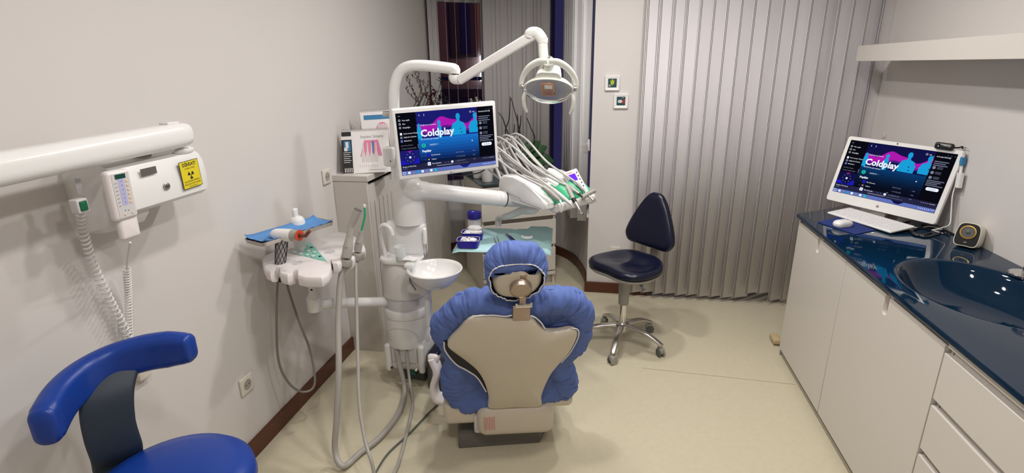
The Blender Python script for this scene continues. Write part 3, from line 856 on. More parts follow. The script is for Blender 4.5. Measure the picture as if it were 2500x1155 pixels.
    R(.932, .13, .985, .134, 1, 5)
    # friends column
    S('Arkadaş Etkinliği', .84, .915, .030, 1, 5)
    for k in range(3): R(.838, .835 - .032 * k, .96 - .02 * (k % 2), .848 - .032 * k, 6, 5)
    for k in range(3):
        yy = .735 - .085 * k; E(.855, yy, .015, 6, 5); 
        for j in range(3): R(.88, yy + .016 - .016 * j, .93, yy + .020 - .016 * j, 6, 5)
    for k in range(4): R(.838, .51 - .028 * k, .985 - .025 * (k % 3), .522 - .028 * k, 6, 5)
    P([(.865, .345), (.955, .345), (.965, .36), (.965, .385), (.955, .40), (.865, .40), (.855, .385), (.855, .36)], 1, 5)
    S('AYARLAR', .91, .363, .024, 9, 6, al='CENTER')
    for x in (.925, .955, .985): R(x, .955, x + .008, .961, 6, 5)
    # task bar
    R(0, 0, 1, .063, 8, 3)
    E(.022, .031, .015, 1, 4, ry=.026); E(.022, .031, .011, 8, 5, ry=.02)
    for k in range(7): R(.06 + .045 * k, .012, .085 + .045 * k, .05, (1, 6, 4, 1, 6, 1, 5)[k], 4)
    P([(.60, .063), (.64, .015), (.68, .015), (.72, .063)], 2, 4)
    for k in range(6): E(.86 + .018 * k, .032, .004, 1, 5)
    S('20:34', .965, .032, .022, 1, 5)
    return a
m_ui = ui_mats
ui_dim = list(ui_mats)
ui_dim[2] = emat('ui_header_dim', (.006, .006, .06), SC)
for k in range(8): ui_dim[13 + k] = emat('ui_fade_dim', (.003, .004 + .035 * (k / 7) ** 2, .012 + .13 * (k / 7) ** 2), SC)

# ================================================================== dental unit: column with spittoon
UC = V(-1.085, 2.575, 0)
du = thing('dental_unit', 'white dental unit column with spittoon bowl and swing arms beside the treatment chair', 'dental unit', (UC.x, UC.y, 0))
def oval(prof, n=40, sx=1.0, sy=1.0, **k): return MB().lathe(prof, n, T(UC.x, UC.y, 0), sx=sx, sy=sy, **k)
# lower pod, open at the front for the hoses
MB().rbox((UC.x, UC.y + .02, .215), (.235, .20, .23), .045, n=5).build('lower_pod', m_whitem, du, 35)
MB().rbox((UC.x, UC.y - .083, .225), (.15, .02, .12), .008).build('hose_bay', m_labelgrey, du)
for s in (-1, 1):
    MB().rbox((UC.x + s * .098, UC.y - .080, .19), (.035, .036, .17), .014).build('pod_wing', m_whitem, du, 35)
MB().lathe([(.007, 0), (.007, .004), (0, .004)], 12, frame((UC.x - .075, UC.y - .099, .135), (1, 0, 0), (0, 0, 1))).build('screw_hole', m_gap, du)
MB().lathe([(.009, 0), (.009, .006), (.006, .009)], 14, frame((UC.x + .07, UC.y - .099, .135), (1, 0, 0), (0, 0, 1))).build('hose_plug', m_chrome, du)
oval([(.105, .255), (.118, .262), (.124, .285), (.126, .36), (.125, .438)], sy=.96).build('drum_cover', m_white, du, 35)
# arch line on the drum
A = []
for k in range(25):
    a = math.pi * k / 24; xx = .088 * math.cos(a); zz = .30 + .095 * math.sin(a) ** .6
    A.append(V(UC.x + xx, UC.y - .96 * math.sqrt(max(0, .1262 ** 2 - xx * xx)) - .0004, zz))
MB().tube(A, .0011, 5).build('service_hatch_line', m_labelgrey, du)
oval([(.1265, .440), (.1275, .445), (.127, .478), (.122, .487)], sy=.96).build('drum_ring', m_white, du, 35)
oval([(.112, .487), (.113, .550), (.110, .556)], sy=.96).build('swivel_collar', m_labelgrey, du, 35)
oval([(.119, .557), (.121, .562), (.116, .70), (.112, .752), (.108, .765)], sy=.94).build('upper_body', m_whitem, du, 35)
# cup ledge
led = [(a * 1.0, b) for a, b in rrect(.225, .15, .06, 6)]
MB().dome(led, [(1, .762), (1.03, .768), (1.03, .780), (.99, .786), (.93, .784), (.90, .778)], T(UC.x + .01, UC.y - .035, 0)).build('cup_ledge', m_white, du, 35)
# cuspidor tower behind the ledge
MB().rbox((UC.x + .012, UC.y + .052, .862), (.225, .085, .20), .03, n=5).build('tower', m_white, du, 35)
MB().rbox((UC.x + .131, UC.y + .01, .89), (.018, .03, .09), .007).build('tower_lever', m_white, du)
MB().tube([(UC.x + .131, UC.y + .01, .85), (UC.x + .131, UC.y + .01, .775)], .006, 8).build('tower_rod', m_alu, du)
g = at(985, 572, y=2.49)
MB().tube([(UC.x - .085, UC.y - .03, .78), (UC.x - .092, UC.y - .05, .88), (UC.x - .082, UC.y - .07, .945), (UC.x - .05, UC.y - .085, .972), (UC.x - .018, UC.y - .09, .955), (UC.x - .010, UC.y - .09, .92)], .0125, 12, 6).build('cup_filler_spout', m_white, du, 60)
# neck
MB().lathe([(.086, .95), (.084, 1.03), (.080, 1.12), (.074, 1.17), (.05, 1.205)], 32, T(UC.x + .035, UC.y + .06, 0)).build('neck', m_whitem, du, 35)
PX, PY = UC.x + .022, UC.y + .06
# bowl bracket and bowl
bc = at(1061, 656, y=2.42)
MB().rbox((bc.x - .10, bc.y + .04, bc.z - .125), (.12, .10, .05), .02).build('bowl_bracket', m_whitem, du, 35)
MB().rbox((bc.x - .065, bc.y + .05, bc.z - .24), (.03, .05, .22), .010).build('bowl_bracket_post', m_white, du, 35)
RB = .142
bw = MB()
prof = [(.03, -.100), (.055, -.098), (.085, -.080), (.115, -.050), (.134, -.018), (RB, 0), (RB - .003, .004), (RB - .008, .001), (.128, -.014), (.108, -.045), (.078, -.070), (.045, -.080), (.012, -.083), (.0, -.084)]
bw.lathe(prof, 48, T(*bc)); bo = bw.build('spittoon_bowl', m_white, du, 50)
MB().lathe([(.018, -.0825), (.018, -.080), (.012, -.080), (0, -.081)], 20, T(*bc)).build('bowl_drain', m_alu, bo)
MB().rbox((bc.x - .128, bc.y - .008, bc.z + .012), (.055, .045, .028), .010).build('bowl_rinse_spout', m_white, du, 35)
# black trim between column and bowl
MB().tube([bc + V(-.125, -.01, -.02), bc + V(-.118, -.045, -.055), bc + V(-.085, -.06, -.10)], .003, 6, 5).build('bowl_gasket', m_greyd, du)
# chair link and floor box to the right of the pod
MB().rbox((-.925, 2.66, .22), (.14, .14, .14), .03).build('chair_link', m_whitem, du, 35)
MB().lathe([(.075, 0), (.075, .20), (.068, .215), (0, .215)], 28, T(-.90, 2.55, 0)).build('floor_box', m_greyd, du, 40)
MB().rbox((-.975, 2.60, .44), (.02, .055, .09), .008).build('side_button_box', m_white, du)
MB().rbox((UC.x + .01, UC.y + .0, .075), (.05, .06, .05), .004).build('supply_valve', mat('teal_valve', (.02, .16, .13), .4), du)
# rising supply pipe block under the pod
MB().rbox((UC.x, UC.y + .05, .055), (.16, .10, .11), .01).build('pod_foot', m_greyd, du)

# delivery arm from the neck
a0 = at(1012, 462, y=2.60); a1 = at(1040, 466, y=2.66); a2 = at(1232, 486, y=2.93); a3 = at(1290, 492, y=2.98)
MB().tube([(PX + .03, PY, 1.13), a0 + V(0, 0, -.005), a1], [.062, .056, .049], 20, 5).build('arm_shoulder', m_white, du, 50)
MB().tube([a1, a2], .0445, 24).build('delivery_arm', m_white, du, 50)
for p, q in ((a1, a2), (a2, a1)):
    dd = (q - p).normalized()
    MB().tube([p - dd * .003, p + dd * .003], .0455, 24).build('arm_joint_ring', m_blackp, du)
MB().tube([a2, a3, a3 + V(.07, .0, -.006)], [.0435, .036, .03], 20, 4).build('arm_elbow', m_labelgrey, du, 50)

# assistant arm
ha = at(768, 742, y=2.14); hb = V(UC.x - .095, UC.y - .06, .522)
MB().tube([hb, ha], .027, 18).build('assistant_arm', m_white, du, 50)
MB().tube([ha + V(0, 0, -.032), ha + V(0, 0, .035)], .036, 20).build('assistant_arm_knuckle', m_white, du)
MB().tube([ha + V(0, 0, .035), ha + V(0, 0, .06), ha + V(.0, 0, .14)], [.036, .020, .019], 18).build('assistant_post', m_white, du, 35)
MB().rbox((ha.x + .006, ha.y - .019, ha.z + .082), (.010, .004, .008), .001).build('post_slot', m_black, du)
# assistant panel, laid out in its own plane at 0.90 m
ZP = .915
def zp(zx, zy): q_ = at(640 + zx / 5.25, 500 + zy / 5.25, z=ZP); return (q_.x, q_.y)
out = [(-5, 690), (30, 645), (110, 610), (160, 590), (300, 560), (640, 470), (960, 335), (1060, 345), (1200, 400), (1300, 480), (1325, 545), (1290, 590), (1215, 600), (1200, 650), (1160, 690), (1110, 690), (1050, 640), (1010, 650), (1020, 720), (970, 755), (905, 750), (900, 700), (880, 720), (885, 820), (840, 890), (760, 930), (560, 930), (455, 905), (452, 830), (405, 830), (385, 885), (320, 905), (225, 880), (212, 800), (165, 800), (150, 850), (100, 865), (30, 830), (0, 760)]
pol = [zp(*q_) for q_ in out]
pm = MB(); cen = zp(640, 680)
pm.dome(pol, [(.94, ZP - .052), (.985, ZP - .045), (1, ZP - .03), (1, ZP - .014), (.988, ZP - .004), (.965, ZP)], c=cen)
ap = pm.build('assistant_panel', m_pink, du, 38)
MB().lathe([(.045, ZP - .075), (.055, ZP - .052)], 20, T(ha.x, ha.y, 0)).build('panel_socket', m_pink, du)
tri = [zp(300, 600), zp(622, 482), zp(838, 735)]
k_ = MB(); k_.quad([V(x, y, ZP + .0012) for x, y in tri]); k_.mi = 1
k_.quad([V(*zp(300, 600), ZP + .0016), V(*zp(560, 505), ZP + .0016), V(*zp(520, 660), ZP + .0016)])
k_.mi = 2
ctr = zp(345, 585)
exd = V(*zp(420, 560), 0) - V(*zp(300, 600), 0)
Mr = frame(V(*zp(318, 590), ZP + .002), exd, V(-exd.y, exd.x, 0))
for j in range(7): k_.quad([Mr @ V(.006 * j, 0, 0), Mr @ V(.006 * j + .0045, 0, 0), Mr @ V(.006 * j + .0045, .007 + .003 * (j % 2), 0), Mr @ V(.006 * j, .007 + .003 * (j % 2), 0)])
kb_ = k_.build('key_field', [m_mint, m_mintp, m_inkred], ap)
for zx, zy, r_, mm in ((425, 610, .0085, m_white), (500, 630, .0085, m_white), (520, 578, .0085, m_white), (597, 597, .010, m_white), (672, 613, .010, m_white), (582, 648, .010, m_white), (658, 663, .010, m_white), (500, 535, .007, m_ink), (560, 517, .007, m_ink), (632, 550, .007, m_ink), (740, 666, .007, m_ink)):
    x, y = zp(zx, zy)
    if zx in (597, 672, 582, 658):
        MB().lathe([(r_ + .002, ZP + .0018), (r_ + .0018, ZP + .0022), (r_ * .9, ZP + .0022)], 20, T(x, y, 0)).build('key_ring', m_ink, ap)
    MB().lathe([(r_, ZP + .0016), (r_ * .96, ZP + .0032), (0, ZP + .004)], 18, T(x, y, 0)).build('key', mm, ap)
for zx, zy in ((870, 605), (455, 745)):
    x, y = zp(zx, zy)
    MB().lathe([(.024, ZP + .0006), (.0235, ZP + .002), (.022, ZP + .0022), (.021, ZP + .0008), (.0, ZP + .0007)], 26, T(x, y, 0)).build('holder_dimple', m_labelgrey, ap)
# pale bottle-shaped holder arm rising behind the panel (carries the wrapped tray)
hp = at(735, 610, y=2.24)
MB().lathe([(.028, hp.z - .03), (.030, hp.z + .05), (.036, hp.z + .08), (.036, hp.z + .15), (.028, hp.z + .165), (.020, hp.z + .17)], 22, T(hp.x, hp.y, 0)).build('tray_holder', m_whitem, du, 40)
MB().rbox((hp.x - .004, hp.y, hp.z + .185), (.018, .034, .05), .008).build('holder_lever', m_whitem, du)
MB().tube([(hp.x, hp.y, hp.z + .10), (hp.x - .05, hp.y + .03, hp.z + .11)], .012, 10).build('holder_arm', m_whitem, du)

# ------------------------------------------------------------------ instrument tray lined with blue wrap
ZT = 1.045
tl = [at(a, b, z=ZT) for a, b in ((582, 581), (640, 595), (817, 540), (775, 526))]
tw = thing('instrument_tray', 'steel instrument tray lined with blue sterilisation wrap above the button panel', 'tray', tuple(sum(tl, V(0, 0, 0)) / 4))
ex = (tl[2] - tl[1]); Lx = ex.length; Mt = frame((tl[1] + tl[2]) / 2, ex, V(-ex.y, ex.x, 0))
dp = .135
tr_ = MB(); tr_.M = Mt
tr_.dome([(a, b + dp / 2) for a, b in rrect(Lx, dp, .02, 4)], [(.93, -.018), (.97, -.018), (1, 0), (1.012, .001), (.985, .0), (.955, -.015), (.9, -.016)])
tr_.build('tray_dish', m_steel, tw, 35)
wr = MB(); wr.M = Mt
nx_, ny_ = 34, 10
grid = []
for i in range(nx_ + 1):
    row = []
    for j in range(ny_ + 1):
        x = -Lx * .47 + Lx * .95 * i / nx_; y = -.004 + (dp + .008) * j / ny_
        e = abs(2 * j / ny_ - 1); e2 = abs(2 * i / nx_ - 1)
        z = -.012 + .016 * (e ** 5) + .010 * (e2 ** 12) + .004 * noise.noise(V(x * 30, y * 30, 1)) * (1.2 - e)
        if j == 0: z += -.004 * abs(math.sin(i * .7))
        row.append((x, y, z + .003))
    grid.append(row)
wr.rings(grid, False, False, closed=False)
wo = wr.build('sterile_wrap', m_bluepaper, tw, 60)
wo.modifiers.new('sheet', 'SOLIDIFY').thickness = .001

# ------------------------------------------------------------------ curing light, suction tips with their hoses
cl = thing('curing_light', 'pistol curing light with netted grip and amber tip on the button panel', 'curing light', (at(685, 660, z=ZP + .01)))
g0 = at(683, 662, y=2.03); g1 = at(688, 584, y=2.03)
MB().tube([g0, g0.lerp(g1, .5), g1], [.019, .022, .025], 16, 4).build('grip', m_hose, cl, 60)
net = MB()
for s in (-1, 1):
    for k in range(9):
        pts = []
        for j in range(15):
            t = j / 14; p = g0.lerp(g1, t * 1.02 - .01); rr = .0205 + .006 * t + .001
            a = 2 * math.pi * k / 9 + s * t * 2.6
            pts.append(p + V(math.cos(a) * rr, math.sin(a) * rr, 0))
        net.tube(pts, .0012, 4)
net.build('black_net', m_mesh, cl)
MB().tube([g0 + V(0, 0, -.05), g0 + V(0, 0, -.015), g0 + V(0, 0, .012)], [.013, .017, .022], 14).build('net_gather', m_mesh, cl)
h0 = at(675, 573, y=2.03); h1 = at(712, 575, y=2.03); h2 = at(728, 574, y=2.03)
MB().tube([h0 + V(-.012, 0, -.008), h0, h1], [.018, .027, .029], 18, 4).build('head', m_whitem, cl, 60)
MB().tube([h1, h2], [.0265, .021], 18).build('collar', m_grey, cl)
MB().tube([h2, h2 + V(.004, 0, 0)], .016, 16).build('light_shield_seat', m_chrome, cl)
MB().lathe([(.012, 0), (.025, 0), (.025, .003), (.012, .003)], 24, axis_frame(h2 + V(.006, -.002, 0), (.97, -.25, 0)), False, False).build('light_shield', m_redring, cl)
MB().tube([h2, at(745, 576, y=2.02), at(750, 571, y=2.02), at(756, 564, y=2.02)], [.0095, .0085, .0085, .0085], 12, 3).build('light_guide', m_amber, cl, 60)
hs = [g0 + V(0, 0, -.02), at(678, 690, y=2.03), at(675, 780, y=2.02), at(680, 880, y=2.02), at(705, 935, y=2.04), at(740, 957, y=2.06), at(768, 938, y=2.10), at(758, 860, y=2.12), at(728, 780, y=2.12), at(705, 710, y=2.12), at(698, 678, y=2.13)]
hs[-1].z = min(hs[-1].z, ZP - .055)
MB().tube(hs, .0056, 10, 7).build('cord', m_hosed, cl, 60)

def suction(label, p0, p1, p2, tip, col_tip, hose, rb, rh):
    t = thing('suction_handpiece', label, 'suction tip', tuple(p0), 'suction handpieces on the assistant panel')
    MB().tube([p0, p0.lerp(p1, .5), p1], [rb, rb * 1.02, rb * .72], 16, 4).build('handle', m_hose, t, 60)
    tip()(t)
    MB().tube(hose, rh, 12, 7).build('hose', m_hose, t, 60)
    c = MB(); c.M = axis_frame(p0 + V(0, 0, -.028), p1 - p0)
    c.dome(rrect(.062, .045, .016, 4), [(1, -.014), (1.02, -.008), (1.02, .012), (.97, .016)])
    c.build('holder_clip', m_grey, t, 40)
    b = MB(); q_ = p0.lerp(p1, .55); b.lathe([(.006, 0), (.006, rb * 1.05), (.004, rb * 1.12), (0, rb * 1.12)], 12, axis_frame(q_, (.2, -1, .2))); b.build('valve_knob', m_grey, t)
s0 = at(846, 628, y=2.13); s1 = at(853, 580, y=2.15)
def tipA():
    def f(t):
        q0, q1, q2 = at(853, 580, y=2.15), at(857, 552, y=2.16), at(874, 512, y=2.17)
        MB().tube([q0, q0.lerp(q1, .6), q1, q1.lerp(q2, .5), q2], [.016, .0145, .0145, .0165, .0185], 16, 3, cap=False).build('suction_tube', m_hose, t, 60)
        MB().tube([q2, q2 + (q2 - q1).normalized() * .001], .0150, 16).build('tube_opening', m_greyd, t)
    return f
suction('thick grey suction tip with wide open mouth on the assistant panel', s0, s1, None, tipA, None,
        [s0 + V(0, 0, -.03), at(832, 680, y=2.10), at(826, 780, y=2.03), at(827, 900, y=1.93), at(822, 1020, y=1.87), at(818, 1100, y=1.845), at(838, 1138, z=.028), at(880, 1105, z=.022), at(930, 1065, z=.022), at(975, 1005, z=.03), at(988, 950, y=2.44), at(975, 890, y=2.475), at(968, 855, y=2.478)], .0225, .0138)
s0 = at(873, 612, y=2.20); s1 = at(880, 575, y=2.21)
def tipB():
    def f(t):
        MB().tube([at(880, 575, y=2.21), at(882, 563, y=2.21)], [.012, .008], 12).build('tip_collar', m_hose, t)
        MB().tube([at(882, 565, y=2.21), at(887, 545, y=2.21), at(891, 525, y=2.21), at(890, 505, y=2.21)], .0052, 10, 5).build('saliva_ejector', m_green, t, 60)
        MB().tube([at(890, 506, y=2.21), at(890, 500, y=2.21)], .0062, 10).build('ejector_tip', m_white, t)
    return f
suction('slim grey saliva ejector with bent green straw on the assistant panel', s0, s1, None, tipB, None,
        [s0 + V(0, 0, -.03), at(869, 660, y=2.16), at(871, 760, y=2.08), at(874, 880, y=1.97), at(877, 980, y=1.88), at(890, 1070, y=1.80), at(908, 1130, y=1.74), at(925, 1190, z=.02), at(965, 1150, z=.016), at(990, 1070, z=.016), at(1008, 985, z=.02), at(1000, 930, y=2.45), at(992, 855, y=2.478)], .018, .0078)
gc = tag(MB().tube([at(905, 1175, z=.008), at(945, 1110, z=.008), at(1000, 1058, z=.008), at(1045, 1010, z=.008), at(1078, 975, z=.008), at(1085, 930, z=.008)], .0046, 8, 7).build('floor_cable', mat('green_grey_cable', (.10, .115, .095), .5)), 'thin dark green-grey cable lying across the floor to the treatment chair', 'cable')

# ------------------------------------------------------------------ plastic rinse cup
cp = V(at(978, 626, y=2.475).x, 2.478, .7865)
MB_c = MB().lathe([(.0, .001), (.024, .001), (.0265, .002), (.0325, .075), (.0335, .077), (.0315, .076), (.0255, .004), (0, .0035)], 28, T(*cp))
ct = thing('plastic_cup', 'clear plastic rinse cup on the ledge of the dental unit', 'cup', tuple(cp))
MB_c.build('cup', m_clear, ct, 50)
MB().lathe([(0, .0045), (.0255, .0048), (.0272, .022), (0, .0225)], 24, T(*cp)).build('cup_bottom', mat('pale_aqua_liquid', (.62, .74, .72), .2, alpha=.6), ct)
# crumpled napkins round the cup
nk = MB()
nk.ell((0, 0, 0), (.045, .022, .010), T(cp.x + .045, cp.y - .005, .797), 18, 8)
nk.v = [p + V(.004, .004, .004) * noise.noise(p * 60) * 2 for p in nk.v]
tag(nk.build('paper_napkin', m_cotton), 'crumpled white paper napkin beside the clear cup', 'napkin')

# ------------------------------------------------------------------ operating lamp
ol = thing('operating_lamp', 'white dental operating lamp on a tall bent pole with hinged arm', 'lamp', (PX, PY, 1.2))
pole = [V(PX, PY, 1.19)]
y_ = PY
for a, b in ((968, 420), (965, 330), (962, 240), (966, 200), (978, 174), (1000, 162), (1030, 160), (1075, 164), (1104, 168)):
    pole.append(at(a, b, y=y_))
pole[0] = V(pole[1].x, PY, 1.185)
MB().tube(pole, .0272, 18, 5).build('pole', m_white, ol, 60)
e0 = at(1110, 170, y=PY)
MB().tube([e0 + V(-.02, 0, .004), e0, e0 + V(0, 0, -.018)], [.0275, .0275, .026], 16, 4).build('elbow_cap', m_white, ol, 60)
e1 = at(1112, 192, y=PY)
kn = at(1121, 196, y=PY - .01); hd = at(1302, 86, y=PY - .04)
MB().tube([at(1108, 182, y=PY), at(1109, 192, y=PY), kn], [.024, .026, .021], 16, 4).build('knuckle', m_white, ol, 60)
MB().tube([kn, hd], 1.0, sec=rrect(.036, .044, .010, 3), up=(0, 0, 1)).build('spring_arm', m_whitem, ol, 40)
h1_ = at(1325, 98, y=PY - .05)
MB().tube([hd - (hd - kn).normalized() * .02, at(1296, 82, y=PY - .04), at(1312, 82, y=PY - .045), h1_], [.026, .027, .027, .025], 16, 5).build('head_elbow', m_white, ol, 60)
h2_ = at(1327, 135, y=PY - .06); h3_ = at(1331, 158, y=PY - .07)
MB().tube([h1_ + V(0, 0, .01), h1_ + V(0, 0, -.012)], .0245, 16).build('swivel_collar', m_white, ol)
MB().tube([h1_ + V(0, 0, -.012), h2_, h3_], [.022, .022, .021], 16, 4).build('drop_stem', m_lamp, ol, 60)
LC = at(1339, 212, y=PY - .10)
FN = V(-.03, -.80, -.60).normalized()
Ml = frame(LC, V(1, .0, -.04), FN.cross(V(1, 0, -.04)))   # local: x across, y up-ish, z towards the patient
if (Ml.to_3x3() @ V(0, 1, 0)).z < 0: Ml = Ml @ RZ(math.pi)
if (Ml.to_3x3() @ V(0, 0, 1)).dot(FN) < 0: Ml = Ml @ RY(math.pi)
def lp(fn, name, mm, ang=40, par=None):
    b = MB(); b.M = Ml; fn(b); return b.build(name, mm, par or ol, ang)
# yoke: two curved flat arms from the stem down to the pivots
for s in (-1, 1):
    pts = [V(s * .005, .115, -.03), V(s * .045, .112, -.03), V(s * .088, .085, -.025), V(s * .118, .040, -.02), V(s * .128, .0, -.01), V(s * .112, -.018, .0)]
    lp(lambda b: b.tube(pts, [1.1, 1.15, 1.05, .9, .75, .7], 8, 5, sec=rrect(.028, .016, .006, 3), up=(0, 0, 1)), 'yoke_arm', m_lamp, 60)
    lp(lambda b: b.lathe([(.012, -.006), (.014, 0), (.012, .008), (0, .009)], 14, T(s * .122, -.004, .0) @ RY(s * math.pi / 2)), 'pivot_knob', m_alu)
    lp(lambda b: b.tube([(s * .108, -.025, .01), (s * .116, -.055, .02), (s * .114, -.095, .03), (s * .104, -.125, .035)], [.008, .010, .010, .007], 10, 5), 'handle', m_lamp, 60)
hl3 = Ml.inverted() @ h3_
lp(lambda b: b.tube([hl3 + (hl3 - V(0, .1, -.032)) * .15, hl3, V(0, .115, -.034), V(0, .07, -.03)], [.021, .022, .024, .022], 14, 3), 'yoke_boss', m_lamp, 60)
lp(lambda b: b.dome(rrect(.115, .085, .03, 5), [(.72, -.075), (.9, -.062), (1.0, -.03), (1.02, 0)], T(0, .035, .0)), 'head_shell', m_lamp)
eye = []
for k in range(48):
    a = 2 * math.pi * k / 48; eye.append((.112 * math.copysign(abs(math.cos(a)) ** .9, math.cos(a)), (.056 if math.sin(a) > 0 else .080) * math.copysign(abs(math.sin(a)) ** 1.15, math.sin(a)) - .006))
lp(lambda b: b.dome(eye, [(.55, -.045), (.85, -.030), (1.03, -.004), (1.06, .006), (1.03, .012), (.98, .010)], c=(0, -.006), cap1=False), 'rim', m_lamp, 40)
lp(lambda b: b.dome(eye, [(.08, -.030), (.35, -.024), (.65, -.012), (.9, .002), (.975, .009)], c=(0, -.006)), 'reflector', m_mould, 8)
lp(lambda b: b.rbox((-.002, -.010, .004), (.066, .088, .030), .008), 'warm_reflection', m_copper)  # copper block stands in for the room reflected in the lamp
lp(lambda b: b.rbox((.002, .014, .020), (.036, .022, .004), .002), 'pale_reflection', m_lamp)  # pale plate, the bright patch of that modelled reflection
lp(lambda b: b.rbox((.004, -.030, .016), (.055, .006, .006), .002), 'bulb_bracket', m_blackp)
lp(lambda b: b.dome(eye, [(1.0, .011), (.95, .024), (.75, .040), (.4, .050), (.12, .052)], c=(0, -.006), cap0=False), 'lens_cover', m_lens, 60)

# ------------------------------------------------------------------ monitor on the pole
mq = [at(955, 266, y=2.42), at(1215, 246, y=2.72), at(1213, 411, y=2.70), at(975, 441, y=2.44)]
ex = ((mq[1] - mq[0]) + (mq[2] - mq[3])) / 2; ey = ((mq[0] - mq[3]) + (mq[1] - mq[2])) / 2
mw, mh = ex.length, ey.length
Mm = frame(sum(mq, V(0, 0, 0)) / 4, ex, ey)
mo = thing('pole_monitor', 'white flat monitor on the lamp pole showing a blue music player page', 'monitor', tuple(Mm @ V(0, -mh / 2, 0)))
b = MB(); b.M = Mm
b.rbox((0, 0, -.018), (mw, mh, .036), .008); b.build('casing', m_white, mo, 35)
b = MB(); b.M = Mm; b.quad([(-mw * .469, -mh * .435, .0006), (mw * .469, -mh * .435, .0006), (mw * .469, mh * .435, .0006), (-mw * .469, mh * .435, .0006)])
scn = b.build('screen', m_screenoff, mo)
screen_ui(Mm @ T(0, 0, .0010), mw * .935, mh * .865).build('display_picture', m_ui, scn)
b = MB(); b.M = Mm; b.text('LG', .010, T(.006, -mh * .483, .0006)); b.lathe([(0, 0), (.004, 0)], 12, T(0, -mh * .474, .0006)); b.build('maker_mark', m_inkgrey, mo)
b = MB(); b.M = Mm; b.rbox((-.10, 0, -.055), (.12, .12, .045), .012); b.build('mount_plate', m_whitem, mo)
b = MB(); b.M = Matrix.Identity(4)
mp_ = Mm @ V(-.10, 0, -.075); pp = at(963, 380, y=PY)
b.tube([mp_, pp], .018, 10); b.build('mount_arm', m_whitem, mo)
MB().rbox((pp.x - .012, PY - .02, pp.z + .0), (.06, .075, .10), .012).build('pole_clamp', m_white, mo)
MB().lathe([(.004, 0), (0, .0015)], 8, frame((pp.x + .0, PY - .058, pp.z - .02), (1, 0, 0), (0, 0, 1))).build('clamp_hole', m_ink, mo)
hk = at(959, 278, y=PY)
MB().rbox((hk.x - .03, PY - .0, hk.z), (.04, .03, .028), .004).build('hook_bracket', m_alu, mo)
MB().tube([Mm @ V(-.02, -mh / 2, -.03), Mm @ V(.05, -mh / 2 - .02, -.03), Mm @ V(.16, -mh / 2 - .018, -.03), Mm @ V(.22, -mh / 2 + .01, -.04)], .003, 6, 6).build('video_cable', m_blackp, mo)

# ================================================================== delivery head with the instruments
FD = V(-.33, 2.75, 1.0); UD = V(.8, -.6, 0); VD = V(.6, .8, 0)
dh = thing('delivery_head', 'white instrument head with green silicone holders on the swing arm', 'delivery unit', tuple(FD + VD * .2 - UD * .18))
Md = frame(FD, VD, -UD)           # x across (near to far), y back, z up
prof = [(.36, .05), (.375, .09), (.365, .135), (.33, .158), (.25, .160), (.16, .140), (.08, .105), (.01, .065), (-.012, .045), (-.015, .020), (.0, .008), (.28, .012)]
def slab(x0, x1, pr, rnd=.012):
    c = (.18, .07); b = MB(); b.M = Md
    rs = []
    for x, s in ((x0, .93), (x0 + rnd * .4, .975), (x0 + rnd, 1), (x1 - rnd, 1), (x1 - rnd * .4, .975), (x1, .93)):
        rs.append([(x, c[0] + (y - c[0]) * s, c[1] + (z - c[1]) * s) for y, z in pr])
    return b.rings(rs)
slab(-.005, .075, prof).build('side_cover', m_white, dh, 35)
body = [(.355, .03), (.365, .09), (.352, .125), (.32, .142), (.25, .143), (.17, .125), (.10, .098), (.03, .062), (.012, .045), (.005, .0), (.04, -.012), (.28, .0)]
slab(.075, .415, body, .006).build('body', m_white, dh, 35)
b = MB(); b.M = Md; b.rbox((.235, .0, .010), (.35, .055, .055), .018); b.build('front_apron', m_whitem, dh, 35)
b = MB(); b.M = Md; b.box((.02, .18, .052), (.062, .002, .002)); 
gl = MB(); gl.M = Md; gl.tube([(-.0062, .345, .062), (-.0062, .20, .050), (-.0062, .17, .030), (-.0062, .02, .018)], .0012, 5, 5); gl.build('cover_joint_line', m_grey, dh)
# ridges between the hose grooves and the green holders
for k in range(5):
    x = .085 + .067 * k
    b = MB(); b.M = Md
    rs = []
    for t in range(9):
        y = .30 - .24 * t / 8; z = .143 - .0 - .085 * (t / 8) ** 1.6
        rs.append([(x + .040 * math.cos(a) * .5, y, z - .006 + .020 * max(0, math.sin(a))) for a in [math.pi * q / 6 for q in range(7)]])
    b.rings(rs, True, True, closed=True); b.build('hose_ridge', m_white, dh, 50)
for k in range(4):
    b = MB(); b.M = Md
    x = .095 + .079 * k
    rs = []
    for t in range(10):
        y = .085 - .10 * t / 9; z = .098 - .055 * (t / 9) ** 1.3
        w = .036
        rs.append([(x + w * s, y, z + .020 * (s * s) - .004 + (.006 if t < 9 else 0)) for s in (-1, -.6, -.2, .2, .6, 1)] + [(x + w * s, y, z - .012) for s in (1, -1)])
    b.rings(rs); b.build('silicone_holder', m_green, dh, 50)
# control display at the far end
dq = [at(a, b, y=2.99) for a, b in ((1378, 425), (1408, 411), (1440, 478), (1412, 488))]
dq = [at(1374, 424, y=3.06), at(1408, 410, y=3.10), at(1440, 474, y=3.00), at(1408, 484, y=2.97)]
exq = ((dq[1] - dq[0]) + (dq[2] - dq[3])) / 2; eyq = ((dq[0] - dq[3]) + (dq[1] - dq[2])) / 2
Mq = frame(sum(dq, V(0, 0, 0)) / 4, exq, eyq); qw, qh = exq.length, eyq.length
b = MB(); b.M = Mq; b.rbox((0, 0, -.015), (qw * 1.05, qh * 1.05, .03), .008); dsp = b.build('control_panel', m_pink, dh, 35)
b = MB(); b.M = Mq; b.quad([(-qw * .32, qh * .10, .001), (qw * .22, qh * .10, .001), (qw * .22, qh * .36, .001), (-qw * .32, qh * .36, .001)]); b.build('violet_display', emat('violet_lcd', (.22, .05, .95), 1.0), dsp)
